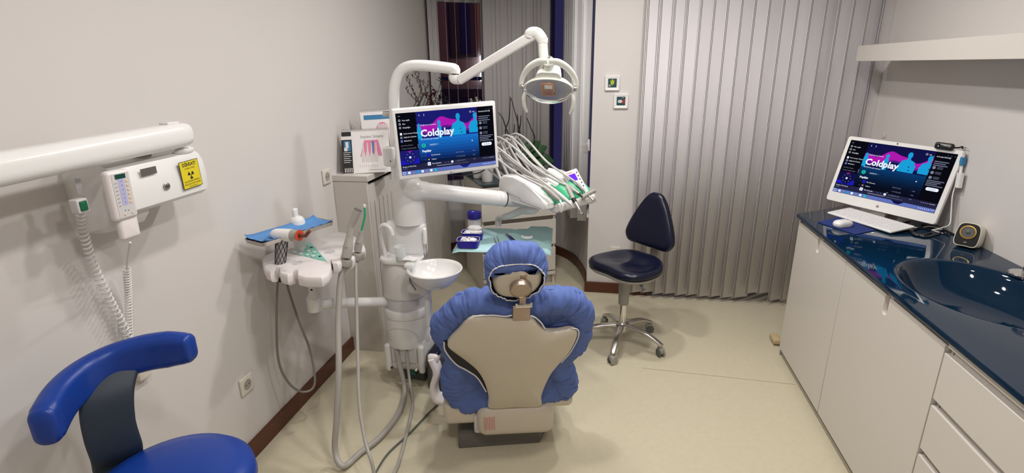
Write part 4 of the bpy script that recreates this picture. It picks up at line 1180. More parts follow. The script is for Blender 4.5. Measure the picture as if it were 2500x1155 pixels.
b = MB(); b.M = Mq; b.quad([(-qw * .4, -qh * .45, .0006), (qw * .25, -qh * .45, .0006), (qw * .25, -qh * .05, .0006), (-qw * .4, -qh * .05, .0006)]); b.build('mint_field', m_mintp, dsp)
b = MB(); b.M = Mq
for j in range(4): b.box((-qw * .25 + .008 * j, qh * .42, .001), (.006, .006, .0006))
b.build('red_mark', m_inkred, dsp)
for k in range(5):
    b = MB(); b.M = Mq; b.lathe([(.0045, 0), (.0042, .002), (0, .0025)], 12, T(qw * .36, qh * (.36 - .13 * k), .0)); b.build('panel_button', m_ink, dsp)
hA = at(1428, 478, y=2.95); hB = at(1452, 465, y=2.98)
MB().tube([hA - (hB - hA) * .3, hA, hB], [.016, .014, .012], 12, 3).build('grip_handle', m_grey, dh, 60)
# spring whips standing at the back
for k in range(6):
    yk = 3.00 + .045 * k
    p0 = at(1226 + 20 * k, 446 - 7 * k, y=yk - .03); p1 = at(1196 + 13 * k, 352 - 4 * k, y=yk + .06)
    MB().tube([p0, p0.lerp(p1, .5) + V(-.008, 0, 0), p1], [.009, .008, .006], 8, 4).build('whip_arm', m_hosel, dh, 60)
    MB().tube([p1 + V(-.01, 0, -.02), p1 + V(.012, 0, .006)], .010, 8).build('whip_ring', m_hosel, dh)
MB().tube([at(1218, 372, y=3.06), at(1262, 352, y=3.28)], .004, 6).build('whip_bar', m_hosel, dh)
b = MB(); b.M = Md; b.rbox((.10, .375, .055), (.12, .06, .06), .02); b.build('rear_boss', m_grey, dh)
b = MB(); b.M = Md; b.lathe([(.055, -.03), (.058, 0), (.05, .012)], 22, T(.13, .20, 0)); b.build('arm_socket', m_labelgrey, dh)

def handpiece(label, hose, parts, rh=.0066):
    t = thing('dental_handpiece', label, 'handpiece', tuple(parts[0][1][0]), 'handpieces resting on the instrument head')
    MB().tube([h_ for h_ in hose], rh, 10, 7).build('hose', m_hosel, t, 60)
    for nm, pts, r_, mm in parts: MB().tube(pts, r_, 12, 3 if len(pts) > 2 else 0).build(nm, mm, t, 60)
# return loops of the hoses behind the arches
def hz(lst): return [at(a, b, y=c) for a, b, c in lst]
handpiece('slim silver turbine handpiece, farthest on the instrument head', hz([(1300, 425, 3.18), (1262, 372, 3.30), (1248, 335, 3.32), (1262, 327, 3.28), (1290, 345, 3.20), (1335, 395, 3.11), (1390, 434, 3.03), (1412, 449, 3.0)]),
          [('sleeve', hz([(1408, 446, 3.0), (1424, 463, 2.98)]), [.009, .010], m_hosel), ('body', hz([(1424, 463, 2.98), (1436, 477, 2.96), (1448, 489, 2.94)]), [.0085, .008, .006], m_chrome), ('head', hz([(1447, 492, 2.94), (1454, 487, 2.94)]), .0085, m_chrome)])
handpiece('short silver handpiece with dark coupling, second from the violet display', hz([(1282, 432, 3.12), (1245, 380, 3.24), (1226, 340, 3.26), (1240, 331, 3.22), (1268, 352, 3.14), (1318, 405, 3.03), (1368, 440, 2.96), (1390, 456, 2.94)]),
          [('sleeve', hz([(1388, 454, 2.94), (1402, 466, 2.92)]), [.012, .013], m_hose), ('body', hz([(1402, 466, 2.92), (1414, 474, 2.90)]), .0125, m_steel), ('coupling', hz([(1413, 473, 2.90), (1421, 480, 2.89)]), [.007, .006], m_blackp)])
handpiece('long contra-angle handpiece with black ring, pointing down at the tray', hz([(1262, 437, 3.06), (1222, 385, 3.18), (1205, 345, 3.20), (1220, 336, 3.16), (1262, 366, 3.06), (1310, 412, 2.97), (1360, 442, 2.90), (1383, 452, 2.87)]),
          [('sleeve', hz([(1382, 450, 2.87), (1388, 464, 2.86)]), [.010, .011], m_hosel), ('body', hz([(1388, 462, 2.86), (1399, 485, 2.83)]), [.012, .0135], m_hose), ('ring', hz([(1399, 485, 2.83), (1404, 494, 2.82)]), .0125, m_blackp), ('neck', hz([(1404, 494, 2.82), (1413, 509, 2.80), (1419, 520, 2.79)]), [.0105, .010, .007], m_steel), ('head', hz([(1416, 520, 2.79), (1423, 523, 2.785)]), .0075, m_chrome)])
handpiece('white scaler handpiece with fine steel tip, second from the white side cover', hz([(1245, 442, 3.0), (1200, 400, 3.12), (1178, 355, 3.13), (1195, 347, 3.10), (1240, 380, 3.0), (1290, 420, 2.91), (1325, 444, 2.85), (1340, 456, 2.82)]),
          [('sleeve', hz([(1338, 454, 2.82), (1352, 464, 2.81)]), [.010, .011], m_hosel), ('body', hz([(1352, 464, 2.81), (1375, 483, 2.79), (1394, 499, 2.77)]), [.0125, .012, .008], m_labelgrey), ('tip', hz([(1394, 499, 2.77), (1402, 508, 2.76)]), [.004, .0015], m_chrome)])
handpiece('grey three-way syringe with curved white nozzle, nearest the white side cover', hz([(1232, 446, 2.96), (1190, 410, 3.06), (1170, 372, 3.06), (1188, 364, 3.03), (1225, 396, 2.94), (1270, 428, 2.86), (1310, 448, 2.80), (1328, 458, 2.78)]),
          [('sleeve', hz([(1326, 456, 2.78), (1342, 468, 2.77)]), [.011, .013], m_hose), ('body', hz([(1342, 468, 2.77), (1356, 481, 2.75), (1366, 489, 2.74)]), [.0145, .014, .010], m_grey), ('nozzle', hz([(1366, 488, 2.74), (1372, 500, 2.73), (1373, 510, 2.73), (1370, 518, 2.73)]), [.006, .0055, .0045, .004], m_white)])
# slack inner loops of the hoses between the whips
il = MB()
for k in range(6):
    il.tube(hz([(1214 + 3 * k, 360 + 14 * k, 3.1), (1252 + 5 * k, 395 + 9 * k, 3.02), (1290 + 6 * k, 420 + 6 * k, 2.96), (1320 + 8 * k, 436 + 4 * k, 2.92)]) if k < 3 else hz([(1235 + 8 * k, 375, 3.2), (1268 + 6 * k, 400, 3.12), (1300 + 8 * k, 424, 3.03)]), .0062, 8, 6)
io = il.build('hose_loops', m_hosel, dh, 60); io['kind'] = 'stuff'

# ------------------------------------------------------------------ swing tray with aqua paper
ZS = .775
sq = [at(a, b, z=ZS) for a, b in ((1104, 607), (1345, 612), (1326, 558), (1128, 556))]
sw_t = thing('swing_tray', 'flat tray under the instrument head covered with aqua paper', 'tray', tuple(sum(sq, V(0, 0, 0)) / 4))
ex = sq[1] - sq[0]; Msw = frame((sq[0] + sq[1]) / 2, ex, V(-ex.y, ex.x, 0)); swl = ex.length; swd = ((sq[3] - sq[0]).length + (sq[2] - sq[1]).length) / 2 * .96
b = MB(); b.M = Msw; b.dome([(a + .02, c + swd / 2) for a, c in rrect(swl * .80, swd * .90, .03, 4)], [(.97, -.022), (1, -.020), (1, -.006), (.99, -.004)]); b.build('tray_plate', m_steel, sw_t, 35)
b = MB(); b.M = Msw
grid = []
for i in range(29):
    row = []
    for j in range(15):
        x = -swl / 2 + swl * i / 28; y = -.012 + (swd + .03) * j / 14
        e = max(0, abs(2 * i / 28 - 1) - .86) / .14; e2 = max(0, .06 - j / 14) / .06 * 1.0; e3 = max(0, j / 14 - .9) / .1
        z = -.002 - .012 * e - .012 * e2 + (.016 if i > 20 else -.002) * e3 + .0008 * noise.noise(V(x * 14, y * 14, 3))
        row.append((x, y, z))
    grid.append(row)
b.rings(grid, False, False, closed=False); po = b.build('paper_sheet', m_paper, sw_t, 60)
po.modifiers.new('sheet', 'SOLIDIFY').thickness = .0008
ta = at(1216, 552, z=ZS); ta = V(ta.x, ta.y, ZS)
MB().tube([FD + VD * .13 - UD * .20 + V(0, 0, -.012), FD + VD * .11 - UD * .20 + V(0, 0, -.04), at(1272, 515, y=3.04), at(1240, 528, y=3.08), ta + V(.01, 0, .055), ta + V(0, 0, .002)], [.03, .03, .022, .021, .021, .0205], 16, 6).build('tray_arm', m_white, sw_t, 60)

# things on the tray
def onto(px, py, dz=0.0):
    p = at(px, py, z=ZS + .001); return V(p.x, p.y, ZS + .001 + dz)
j = onto(1157, 566); j += V(0, .02, 0)
jt = thing('cotton_jar', 'white jar with cobalt blue lid at the back of the tray', 'jar', tuple(j))
MB().lathe([(.036, 0), (.040, .004), (.040, .085), (.036, .09)], 28, T(*j)).build('jar_body', m_paperw, jt)
ld_ = MB().lathe([(.0425, .082), (.045, .085), (.045, .118), (.042, .124), (.030, .126), (0, .126)], 32, T(*j)).build('lid', m_cobalt, jt)
MB().box((j.x - .005, j.y - .008, j.z + .1264), (.016, .012, .0008)).build('lid_label', m_labelgrey, jt)
def cotton_box(px, py, label, n, seed):
    rnd = random.Random(seed)
    p = onto(px, py)
    t = thing('cotton_box', label, 'box', tuple(p), 'open cobalt boxes of cotton on the tray')
    M = T(*p) @ RZ(.10)
    b = MB(); b.M = M
    w, d, h = .130, .088, .042
    b.dome(rrect(w, d, .024, 5), [(.84, .0), (.9, .001), (.98, h * .6), (1.0, h)], cap1=False); b.dome(rrect(w, d, .024, 5), [(1.0, h), (.955, h), (.93, h * .7), (.82, .004)], cap0=False)
    b.build('box_shell', m_cobalt, t, 40)
    b = MB(); b.M = M; b.dome(rrect(w, d, .024, 5), [(.99, h), (1.0, h + .002), (.96, h + .002), (.945, h * .8), (.90, h * .45), (.5, h * .4)], cap0=False); b.build('white_liner', m_white, t, 40)
    for k in range(n):
        a = MB(); x = rnd.uniform(-.038, .038); y = rnd.uniform(-.022, .022); z = h * .72 + rnd.uniform(0, .012)
        a.M = M @ T(x, y, z) @ RZ(rnd.uniform(-.35, .35) + (1.5 if seed == 1 else .2)) @ RY(rnd.uniform(-.2, .2))
        a.tube([(-.018, 0, 0), (.018, 0, 0)], .0062, 8); a.build('cotton_roll', m_cotton, t)
cotton_box(1154, 582, 'rear open cobalt box heaped with cotton, touching the jar', 26, 2)
cotton_box(1144, 601, 'front open cobalt box of cotton rolls at the tray edge', 22, 1)
b = MB(); b.ell((0, 0, 0), (.045, .03, .016), T(*(onto(1160, 577, .052))), 20, 10)
b.v = [p + V(1, 1, 1) * .006 * noise.noise(p * 55) for p in b.v]
cw = tag(b.build('cotton_wad', m_cotton), 'fluffy white cotton wad lying on the rear cobalt box', 'cotton')
# tweezers
p0, p1, p2 = onto(1206, 580, .004), onto(1213, 578, .004), onto(1218, 603, .004)
tz = thing('tweezers', 'steel tweezers lying open on the aqua paper', 'tweezers', tuple(p2))
for q_ in (p0, p1): MB().tube([p2, p2.lerp(q_, .5) + (q_ - (p0 + p1) / 2) * .5, q_], [.0024, .0026, .0012], 6, 4).build('arm', m_steel, tz)
# mouth mirror and probe bundle
p0, p1 = onto(1237, 575, .006), onto(1256, 594, .006)
mm_ = thing('mouth_mirror', 'steel mouth mirror with blue handle lying on the aqua paper', 'mirror', tuple(p1))
MB().lathe([(.011, -.001), (.0115, .0006), (.010, .0014), (0, .0014)], 20, T(*p0) @ RX(.5)).build('mirror_head', m_chrome, mm_)
MB().tube([p0, p0.lerp(p1, .25), p1], [.0022, .004, .0055], 8).build('handle', m_cobalt, mm_)
MB().tube([p0.lerp(p1, .2) + V(.006, .003, .002), p1 + V(.014, .004, .002)], .004, 8).build('probe_handle', m_blackp, mm_)
# plaster arch
p = onto(1286, 583, .007)
arch = [V(p.x + .032 * math.cos(a), p.y + .018 * math.sin(a) - .008, p.z + .002) for a in [math.radians(10 + 160 * k / 10) for k in range(11)]]
arch = [V(p.x + .030 * math.cos(a), p.y + .012 - .020 * math.sin(a), p.z) for a in [math.radians(5 + 170 * k / 12) for k in range(13)]]
pa_ = thing('dental_cast', 'small white arch-shaped dental cast on the aqua paper', 'dental cast', tuple(p))
MB().tube(arch, [.007, .0085, .009, .0085, .007], 10).build('arch_base', m_cotton, pa_, 60)
for k in range(1, 12, 2):
    MB().ell(tuple(arch[k] + V(0, 0, .008)), (.005, .005, .005), n=8, m=6).build('tooth', m_cotton, pa_)

# ================================================================== treatment chair
CY = math.radians(14)
CV = V(math.cos(CY), math.sin(CY), 0); CFW = V(-math.sin(CY), math.cos(CY), 0)
RHO = math.radians(20)
CT = (-CFW * math.sin(RHO) + V(0, 0, math.cos(RHO)))
CN = (CFW * math.cos(RHO) + V(0, 0, math.sin(RHO)))      # from the back shell towards the patient's side
O_ = V(-.375, 2.055, .27)
Mb = frame(O_, CV, CT)                                    # z of this frame points to the camera side
if (Mb.to_3x3() @ V(0, 0, 1)).dot(CN) > 0: Mb = frame(O_, CV, CT) 
ZS_ = -1 if (Mb.to_3x3() @ V(0, 0, 1)).dot(CN) > 0 else 1  # +1: local z looks at the camera
def cz(zx, zy, off=0.0):
    """outline point of the photo's chair crop carried to the plane of the back, off metres behind it"""
    q_ = at(1020 + zx / 2.063, 560 + zy / 2.063, plane=(O_ + CN * off, CN))
    l = Mb.inverted() @ q_
    return (l.x, l.y)
tc = thing('treatment_chair', 'dental treatment chair seen from behind with cream shell and blue fleece covers', 'dental chair', (-.42, 2.5, 0))
# base plate
bp = [at(1124, 1098, z=0), at(1325, 1079, z=0), at(1346, 985, z=.06), at(1098, 985, z=.06)]
bl = [(-.655, 2.045), (-.275, 2.150), (-.245, 2.30), (-.30, 3.15), (-.42, 3.25), (-.66, 3.2), (-.75, 3.08), (-.70, 2.20)]
MB().dome(bl, [(1, 0), (1, .05), (.985, .075), (.94, .085)], c=(-.48, 2.6)).build('base_plate', m_base, tc, 40, bevel=.006)
# lift housing under the seat
Mc = frame((O_.x - .015, O_.y + .02, 0), CV, CFW)
b = MB(); b.M = Mc; b.rbox((.01, .09, .185), (.36, .26, .16), .045, n=5); b.build('lift_housing', m_shell, tc, 35)
b = MB(); b.M = Mc; b.rbox((-.165, .05, .155), (.04, .10, .10), .012); b.build('housing_clip', m_labelgrey, tc, 35)
b = MB(); b.M = Mc; b.rbox((0, .45, .16), (.22, .46, .16), .04); b.build('lift_column', m_base, tc, 35)
b = MB(); b.M = Mc
for k in range(7): b.box((-.135 + .0075 * k, -.0412, .19), (.0018, .0006, .075 - .006 * (k % 3)))
b.build('printed_warning', m_inkred, tc)
# seat pan, lower hinge cover
b = MB(); b.M = Mc; b.rbox((.0, .10, .262), (.56, .22, .06), .028, n=4); b.build('seat_pan', m_shell, tc, 35)
b = MB(); b.M = Mc; b.rbox((-.245, .11, .215), (.16, .22, .12), .03, n=4); b.build('side_box', m_shell, tc, 35)
b = MB(); b.M = Mc; b.rbox((0, .52, .36), (.50, .80, .12), .055, n=5); b.build('seat_cushion', m_cover, tc, 40)
b = MB(); b.M = Mc; b.rbox((0, .45, .285), (.42, .70, .06), .02); b.build('seat_frame', m_shell, tc, 35)
b = MB(); b.M = Mc @ T(0, .92, .30) @ RX(math.radians(-18)); b.rbox((0, .18, .0), (.40, .42, .09), .04, n=4); b.build('leg_rest', m_cover, tc, 40)

def ring_mesh(outline, steps, wr=0.0, ws=24.0, seed=0, insf=None):
    """outline: closed list (x,y); steps: (inset along the inward normal, height); adds cloth wrinkles"""
    n = len(outline); P_ = [V(a, b, 0) for a, b in outline]
    area = sum(P_[i].x * P_[(i + 1) % n].y - P_[(i + 1) % n].x * P_[i].y for i in range(n))
    sg = 1 if area > 0 else -1
    N_ = []
    for i in range(n):
        t = (P_[(i + 2) % n] - P_[i - 2]).normalized(); N_.append(V(-t.y, t.x, 0) * sg)
    arc = [0]
    for i in range(n): arc.append(arc[-1] + (P_[(i + 1) % n] - P_[i]).length)
    rs = []
    for k, (ins, hgt) in enumerate(steps):
        row = []
        for i in range(n):
            p = P_[i] + N_[i] * (ins * (insf(P_[i]) if insf and hgt > 0 else 1)) + V(0, 0, hgt)
            if wr:
                big = noise.noise(V(p.x * 6, p.y * 6, p.z * 6 + seed)) + .5 * noise.noise(V(p.x * 15, p.y * 15, p.z * 15 + seed))
                r1 = (1 - min(1, abs(noise.noise(V(arc[i] * ws * .55 + 2.0 * noise.noise(p * 5), k * .10, seed + 3))) * 2.2)) ** 2
                r2 = (1 - min(1, abs(noise.noise(V(p.x * 19 + p.y * 9, p.y * 17 - p.x * 6, p.z * 14 + seed))) * 2.6)) ** 2
                fine = noise.noise(V(arc[i] * ws * 2.2, k * .25, seed + 9)) * (1 if hgt > 0 else .5)
                d_ = wr * (big * .75 - r1 * .55 - r2 * .35 + fine * .28)
                out_ = (-N_[i] * .7 + V(0, 0, math.copysign(.7, hgt)))
                p = p + out_ * d_
            row.append(p)
        rs.append(row)
    return rs
def dense(pts, n=7): return [(p.x, p.y) for p in smooth_path([V(a, b, 0) for a, b in pts], n, closed=True)]
# cushion in its blue cover: outline in the plane 6 cm in front of the shell
OFF = .065
oc = [(330, 308), (240, 308), (165, 345), (100, 408), (58, 465), (66, 535), (105, 592), (122, 650), (112, 740), (122, 815), (175, 872), (245, 900), (330, 888), (440, 880), (560, 872), (640, 850), (725, 842), (785, 815), (802, 760), (796, 700), (772, 655), (815, 610), (868, 545), (894, 470), (888, 400), (845, 335), (770, 303), (650, 300), (560, 318), (450, 318)]
ocl = dense([cz(x, y, OFF) for x, y in oc], 16)
TR = .062
st_ = []
for k in range(21):
    a = math.radians(-90 + 225 * k / 20)
    st_.append((TR - TR * math.cos(a), TR * math.sin(a)))
st_ = [(TR + .12, -TR * .9), (TR + .05, -TR)] + st_ + [(TR * 1.95, TR * .66), (TR * 2.3, TR * .60), (TR * 2.7, TR * .52), (TR * 3.3, TR * .4)]
# local z: + is camera side when ZS_ = 1
b = MB(); b.M = Mb @ T(0, 0, -ZS_ * OFF) @ Matrix.Diagonal((1, 1, ZS_, 1))
rs = ring_mesh(ocl, st_, wr=.015, ws=34, seed=2)
b.rings(rs, True, False); b.build('back_cover', m_cover, tc, 80)
# where the cover has slipped: dark upholstery between shell and elastic edge
def cl(x, y, off, h): a_, b_ = cz(x, y, off); return V(a_, b_, h * ZS_)
gi = [(152, 566), (172, 602), (238, 655), (290, 700), (330, 765), (352, 830)]
go = [(132, 566), (140, 612), (192, 676), (248, 708), (300, 745), (345, 815)]
b = MB(); b.M = Mb
b.rings([[cl(*p, 0, .004), cl(*q_, 0, .002), cl(*q_, 0, -.012), cl(*p, 0, -.012)] for p, q_ in zip([(p.x, p.y) for p in smooth_path([V(a, c, 0) for a, c in gi], 5)], [(p.x, p.y) for p in smooth_path([V(a, c, 0) for a, c in go], 5)])])
b.build('slipped_gap', m_black, tc, 40)
for ln in (go, [(262, 446), (300, 434), (385, 431), (440, 436), (474, 430)], [(566, 432), (592, 442), (622, 470), (640, 498)], [(770, 494), (806, 504), (806, 545), (768, 616), (722, 668)]):
    b = MB(); b.M = Mb; b.tube([cl(a, c, 0, .003) for a, c in ln], .0032, 6, 5); b.build('cover_elastic', m_elastic, tc, 60)
# dark upholstery back showing in the gaps
bk = dense([cz(x, y, .03) for x, y in ((300, 400), (200, 470), (115, 545), (112, 600), (170, 670), (250, 720), (300, 790), (330, 875), (470, 885), (620, 870), (640, 790), (690, 705), (760, 640), (820, 560), (800, 470), (700, 420), (560, 420), (430, 420))], 4)
b = MB(); b.M = Mb @ T(0, 0, -ZS_ * .060); b.dome(bk, [(.82, -.006), (.86, 0), (.84, .004)]); b.build('upholstery_back', m_black, tc, 40)
# cream shell
so_ = [(270, 441), (330, 436), (400, 438), (470, 448), (570, 446), (600, 470), (640, 505), (700, 510), (765, 498), (800, 508), (800, 540), (765, 610), (715, 668), (672, 722), (640, 785), (622, 840), (615, 888), (490, 892), (362, 897), (356, 845), (338, 775), (300, 708), (240, 655), (165, 600), (148, 575), (160, 548), (205, 502), (240, 462)]
sh = dense([cz(x, y) for x, y in so_], 4)
b = MB(); b.M = Mb
cS = cz(480, 640)
b.dome(sh, [(.985, -.016 * ZS_), (1.0, -.010 * ZS_), (1.0, 0), (.988, .008 * ZS_), (.94, .014 * ZS_), (.7, .022 * ZS_), (.35, .026 * ZS_)], c=cS)
b.build('back_shell', m_shell, tc, 40)
# armrest on the left side
ar = [at(1056, 872, y=2.20), at(1068, 905, y=2.20), at(1060, 940, y=2.20), at(1066, 968, y=2.20), at(1084, 974, y=2.21)]
MB().tube(ar, 1, 8, 6, sec=rrect(.030, .075, .012, 3), up=(0, 1, 0)).build('armrest_support', m_pink, tc, 45)
p = at(1060, 862, y=2.24)
MB().rbox((p.x + .008, p.y + .13, p.z + .012), (.055, .34, .028), .012).build('armrest_pad', m_navy, tc, 40)
MB().rbox((p.x + .008, p.y - .03, p.z - .005), (.052, .06, .048), .014).build('armrest_cap', m_pink, tc, 40)
# headrest: strap, knob, shell, cushion cover
def hz2(zx, zy, off): return at(1160 + zx / 5.25, 580 + zy / 5.25, plane=(O_ + CN * off, CN))
def hl(zx, zy, off): l = Mb.inverted() @ hz2(zx, zy, off); return (l.x, l.y)
st0, st1 = hz2(592, 1030, .0), hz2(590, 870, .005)
b = MB(); b.M = Mb
x0, y0_ = hl(592, 950, .0)
wS = abs(hl(705, 950, .0)[0] - hl(480, 950, .0)[0])
yb0, yt0 = hl(590, 1060, 0)[1], hl(590, 860, 0)[1]
b.rbox((x0, (yb0 + yt0) / 2, ZS_ * .004), (wS, yt0 - yb0, .012), .004); b.build('headrest_strap', m_bronze, tc, 40)
yc_, yk_ = hl(590, 860, 0)[1], hl(600, 480, 0)[1]
b = MB(); b.M = Mb; b.rbox((x0 + .003, (yc_ + yk_) / 2, ZS_ * .006), (wS * .40, yk_ - yc_ + .02, .012), .004); b.build('headrest_link', m_bronze, tc, 40)
b = MB(); b.M = Mb; xa, ya_ = hl(515, 845, 0); xb, yb_ = hl(725, 835, 0)
b.tube([(xa, ya_, ZS_ * .014), (xb, yb_, ZS_ * .014)], .0085, 14); b.build('clamp_pin', m_chrome, tc)
for xx, yy in ((xa + .004, ya_ + .008), (xb - .004, yb_ + .010)):
    b = MB(); b.M = Mb; b.ell((xx, yy, ZS_ * .016), (.0065, .0065, .006), n=10, m=6); b.build('clamp_screw', m_chrome, tc)
xk, ykc = hl(588, 680, -.03)
b = MB(); b.M = Mb @ T(xk, ykc, ZS_ * .012) @ (Matrix.Identity(4) if ZS_ > 0 else RX(math.pi)) @ RX(math.radians(8))
rk = abs(hl(712, 650, -.03)[0] - hl(462, 650, -.03)[0]) / 2 * 1.14
b.lathe([(rk * .9, -.012), (rk, -.008), (rk, .014), (rk * .95, .020), (rk * .90, .0205), (rk * .88, .018), (0, .019)], 40); b.build('headrest_knob', m_bronze, tc, 30)
# headrest cushion (fleece cover): an oval ring with a gathered opening at the back
ho = [(110, 360), (125, 260), (190, 175), (290, 115), (420, 85), (560, 70), (700, 80), (820, 125), (900, 210), (935, 320), (925, 430), (880, 540), (800, 620), (700, 690), (560, 725), (400, 720), (280, 690), (180, 610), (125, 500)]
HO = .05
hol = dense([hl(x, y, HO) for x, y in ho], 16)
hT = .055
sth = [(hT + .055, -hT * 1.05), (hT + .02, -hT * 1.0)]
for k in range(14):
    a = math.radians(-80 + 158 * k / 13); sth.append((hT - hT * math.cos(a), hT * math.sin(a)))
b = MB(); b.M = Mb @ T(0, 0, -ZS_ * HO) @ Matrix.Diagonal((1, 1, ZS_, 1))
hyl, hyh = min(p[1] for p in hol), max(p[1] for p in hol)
rs = ring_mesh(hol, sth, wr=.010, ws=40, seed=5, insf=lambda p: .40 + .85 * max(0, (p.y - hyl) / (hyh - hyl) - .55) / .45)
b.rings(rs, True, False); b.build('headrest_cover', m_cover, tc, 80)
edge = [b.M @ p for p in rs[-1]]
MB().tube(edge + [edge[0]], .0026, 6).build('headrest_elastic', m_elastic, tc, 60)
# black cushion back, the cream half shell and the cover's upper flap
bb = dense([hl(x, y, .03) for x, y in ((150, 400), (240, 270), (420, 200), (600, 190), (780, 260), (890, 400), (840, 560), (700, 680), (480, 710), (280, 640), (170, 520))], 4)
b = MB(); b.M = Mb @ T(0, 0, -ZS_ * .040); b.dome(bb, [(.97, -.004), (1, 0), (.97, .004)]); b.build('headrest_back', m_black, tc, 40)
hs_ = dense([hl(x, y, .01) for x, y in ((215, 520), (280, 390), (480, 310), (690, 320), (835, 410), (862, 500), (840, 610), (740, 710), (580, 765), (390, 765), (270, 720), (222, 620))], 4)
b = MB(); b.M = Mb @ T(0, 0, -ZS_ * .035); b.dome(hs_, [(1.0, 0), (1.0, .012 * ZS_), (.93, .028 * ZS_), (.75, .040 * ZS_), (.4, .046 * ZS_)]); b.build('headrest_shell', m_shell, tc, 40)
fo = dense([hl(x, y, .01) for x, y in ((150, 460), (200, 360), (300, 325), (500, 310), (660, 310), (780, 350), (850, 410), (780, 430), (640, 455), (480, 470), (300, 500), (190, 500))], 6)
b = MB(); b.M = Mb @ T(0, 0, -ZS_ * .012) @ Matrix.Diagonal((1, 1, ZS_, 1))
rs = ring_mesh(fo, [(.004, -.014), (0, -.004), (.004, .010), (.014, .018), (.026, .020)], wr=.006, ws=40, seed=8)
b.rings(rs); b.build('cover_flap', m_cover, tc, 80)

# ================================================================== navy operator stool
os_ = thing('operator_stool', 'navy operator stool with triangular backrest and five-star chrome base', 'stool', (.15, 3.25, 0))
cS = V(.128, 3.205, 0)
FS = V(-.70, -.714, 0)                # the way the stool faces
SS = V(-FS.y, FS.x, 0)
Mo = frame((cS.x, cS.y, 0), SS, -FS)      # x across, y backwards
LEGA = [math.radians(a) for a in (254, 327, 37, 108, 182)]
for k, a in enumerate(LEGA):
    a = math.radians((-102, -28, 45, 115, 187)[k])
    dx, dy = math.cos(a), math.sin(a)
    pts = [(cS.x + dx * r_, cS.y + dy * r_, z) for r_, z in ((.02, .135), (.09, .132), (.18, .118), (.25, .088), (.278, .072))]
    MB().tube(pts, [.9, .95, .85, .75, .7], 10, 4, sec=rrect(.044, .028, .011, 3), up=(0, 0, 1)).build('leg', m_alu, os_, 50)
    e = V(cS.x + dx * .272, cS.y + dy * .272, 0)
    c_ = MB(); c_.M = T(e.x, e.y, .0) @ RZ(a + .9)
    c_.rbox((0, .004, .040), (.030, .050, .040), .010)
    c_.tube([(0, -.004, .05), (0, -.004, .085)], .007, 8)
    cs_ = c_.build('caster', m_grey, os_, 40)
    for s in (-1, 1):
        w_ = MB(); w_.M = c_.M; w_.lathe([(.006, -.006), (.026, -.005), (.0275, 0), (.026, .005), (.006, .006)], 18, T(s * .016, .0, .0275) @ RY(math.pi / 2)); w_.build('wheel', m_greyd if s < 0 else m_grey, cs_, 40)
MB().lathe([(.045, .10), (.048, .115), (.044, .145), (.026, .155), (.024, .16)], 24, T(cS.x, cS.y, 0)).build('hub', m_alu, os_, 40)
MB().lathe([(.0235, .15), (.0235, .29)], 20, T(cS.x, cS.y, 0)).build('gas_lift', m_chrome, os_)
MB().lathe([(.031, .285), (.033, .29), (.035, .40), (.035, .50)], 24, T(cS.x, cS.y, 0)).build('lift_sleeve', m_grey, os_, 40)
# seat: rounded triangular cushion, waisted in the middle, on a grey pan
seat_o = dense([(-.225, -.02), (-.20, -.12), (-.12, -.17), (0, -.165), (.12, -.17), (.20, -.12), (.225, -.02), (.20, .10), (.12, .185), (0, .20), (-.12, .185), (-.20, .10)], 5)
b = MB(); b.M = Mo
b.dome(seat_o, [(.80, .498), (.93, .505), (1.0, .520), (1.0, .526)], c=(0, .01)); b.build('seat_pan', m_grey, os_, 35)
b = MB(); b.M = Mo
rs = []
for s, h in ((.985, .527), (1.02, .540), (1.025, .556), (.99, .570), (.92, .577), (.8, .579), (.6, .577), (.4, .574), (.2, .572), (.04, .571)):
    row = []
    for x, y in seat_o:
        X_, Y_ = x * s, .01 + (y - .01) * s
        dip = -.020 * math.exp(-((abs(X_) - .095) / .06) ** 2) * math.exp(-((Y_ - .03) / .09) ** 2) if s < .95 else 0
        lip = .018 * max(0, (Y_ - .06) / .14) if h > .55 else 0
        row.append((X_, Y_, h + dip + lip))
    rs.append(row)
b.rings(rs); b.build('seat', m_navy, os_, 60, subd=1)
b = MB(); b.M = Mo; b.tube([(.16, -.06, .505), (.21, -.08, .495), (.235, -.085, .488)], [.005, .005, .007], 8); b.build('lift_lever', m_greyd, os_)
# back bar and backrest
b = MB(); b.M = Mo; b.tube([(0, .10, .505), (0, .22, .50), (0, .268, .53), (0, .275, .62), (0, .262, .72)], [1, 1, 1.05, .9, .8], 8, 5, sec=rrect(.075, .032, .012, 3), up=(0, 0, 1)); b.build('back_bar', m_grey, os_, 45)
bo_ = dense([(-.185, -.12), (-.195, -.075), (-.16, .02), (-.10, .13), (-.045, .195), (0, .205), (.045, .195), (.10, .13), (.16, .02), (.195, -.075), (.185, -.12), (.15, -.148), (.07, -.150), (-.07, -.150), (-.15, -.148)], 4)
b = MB(); b.M = Mo @ T(-.02, .245, .772) @ RX(math.radians(90 - 10))
b.dome(bo_, [(.5, .030), (.85, .030), (.97, .022), (1.0, .006), (1.0, -.006), (.96, -.022), (.85, -.030), (.6, -.032), (.3, -.030)], c=(0, 0)); b.build('backrest', m_navy, os_, 60, subd=1)

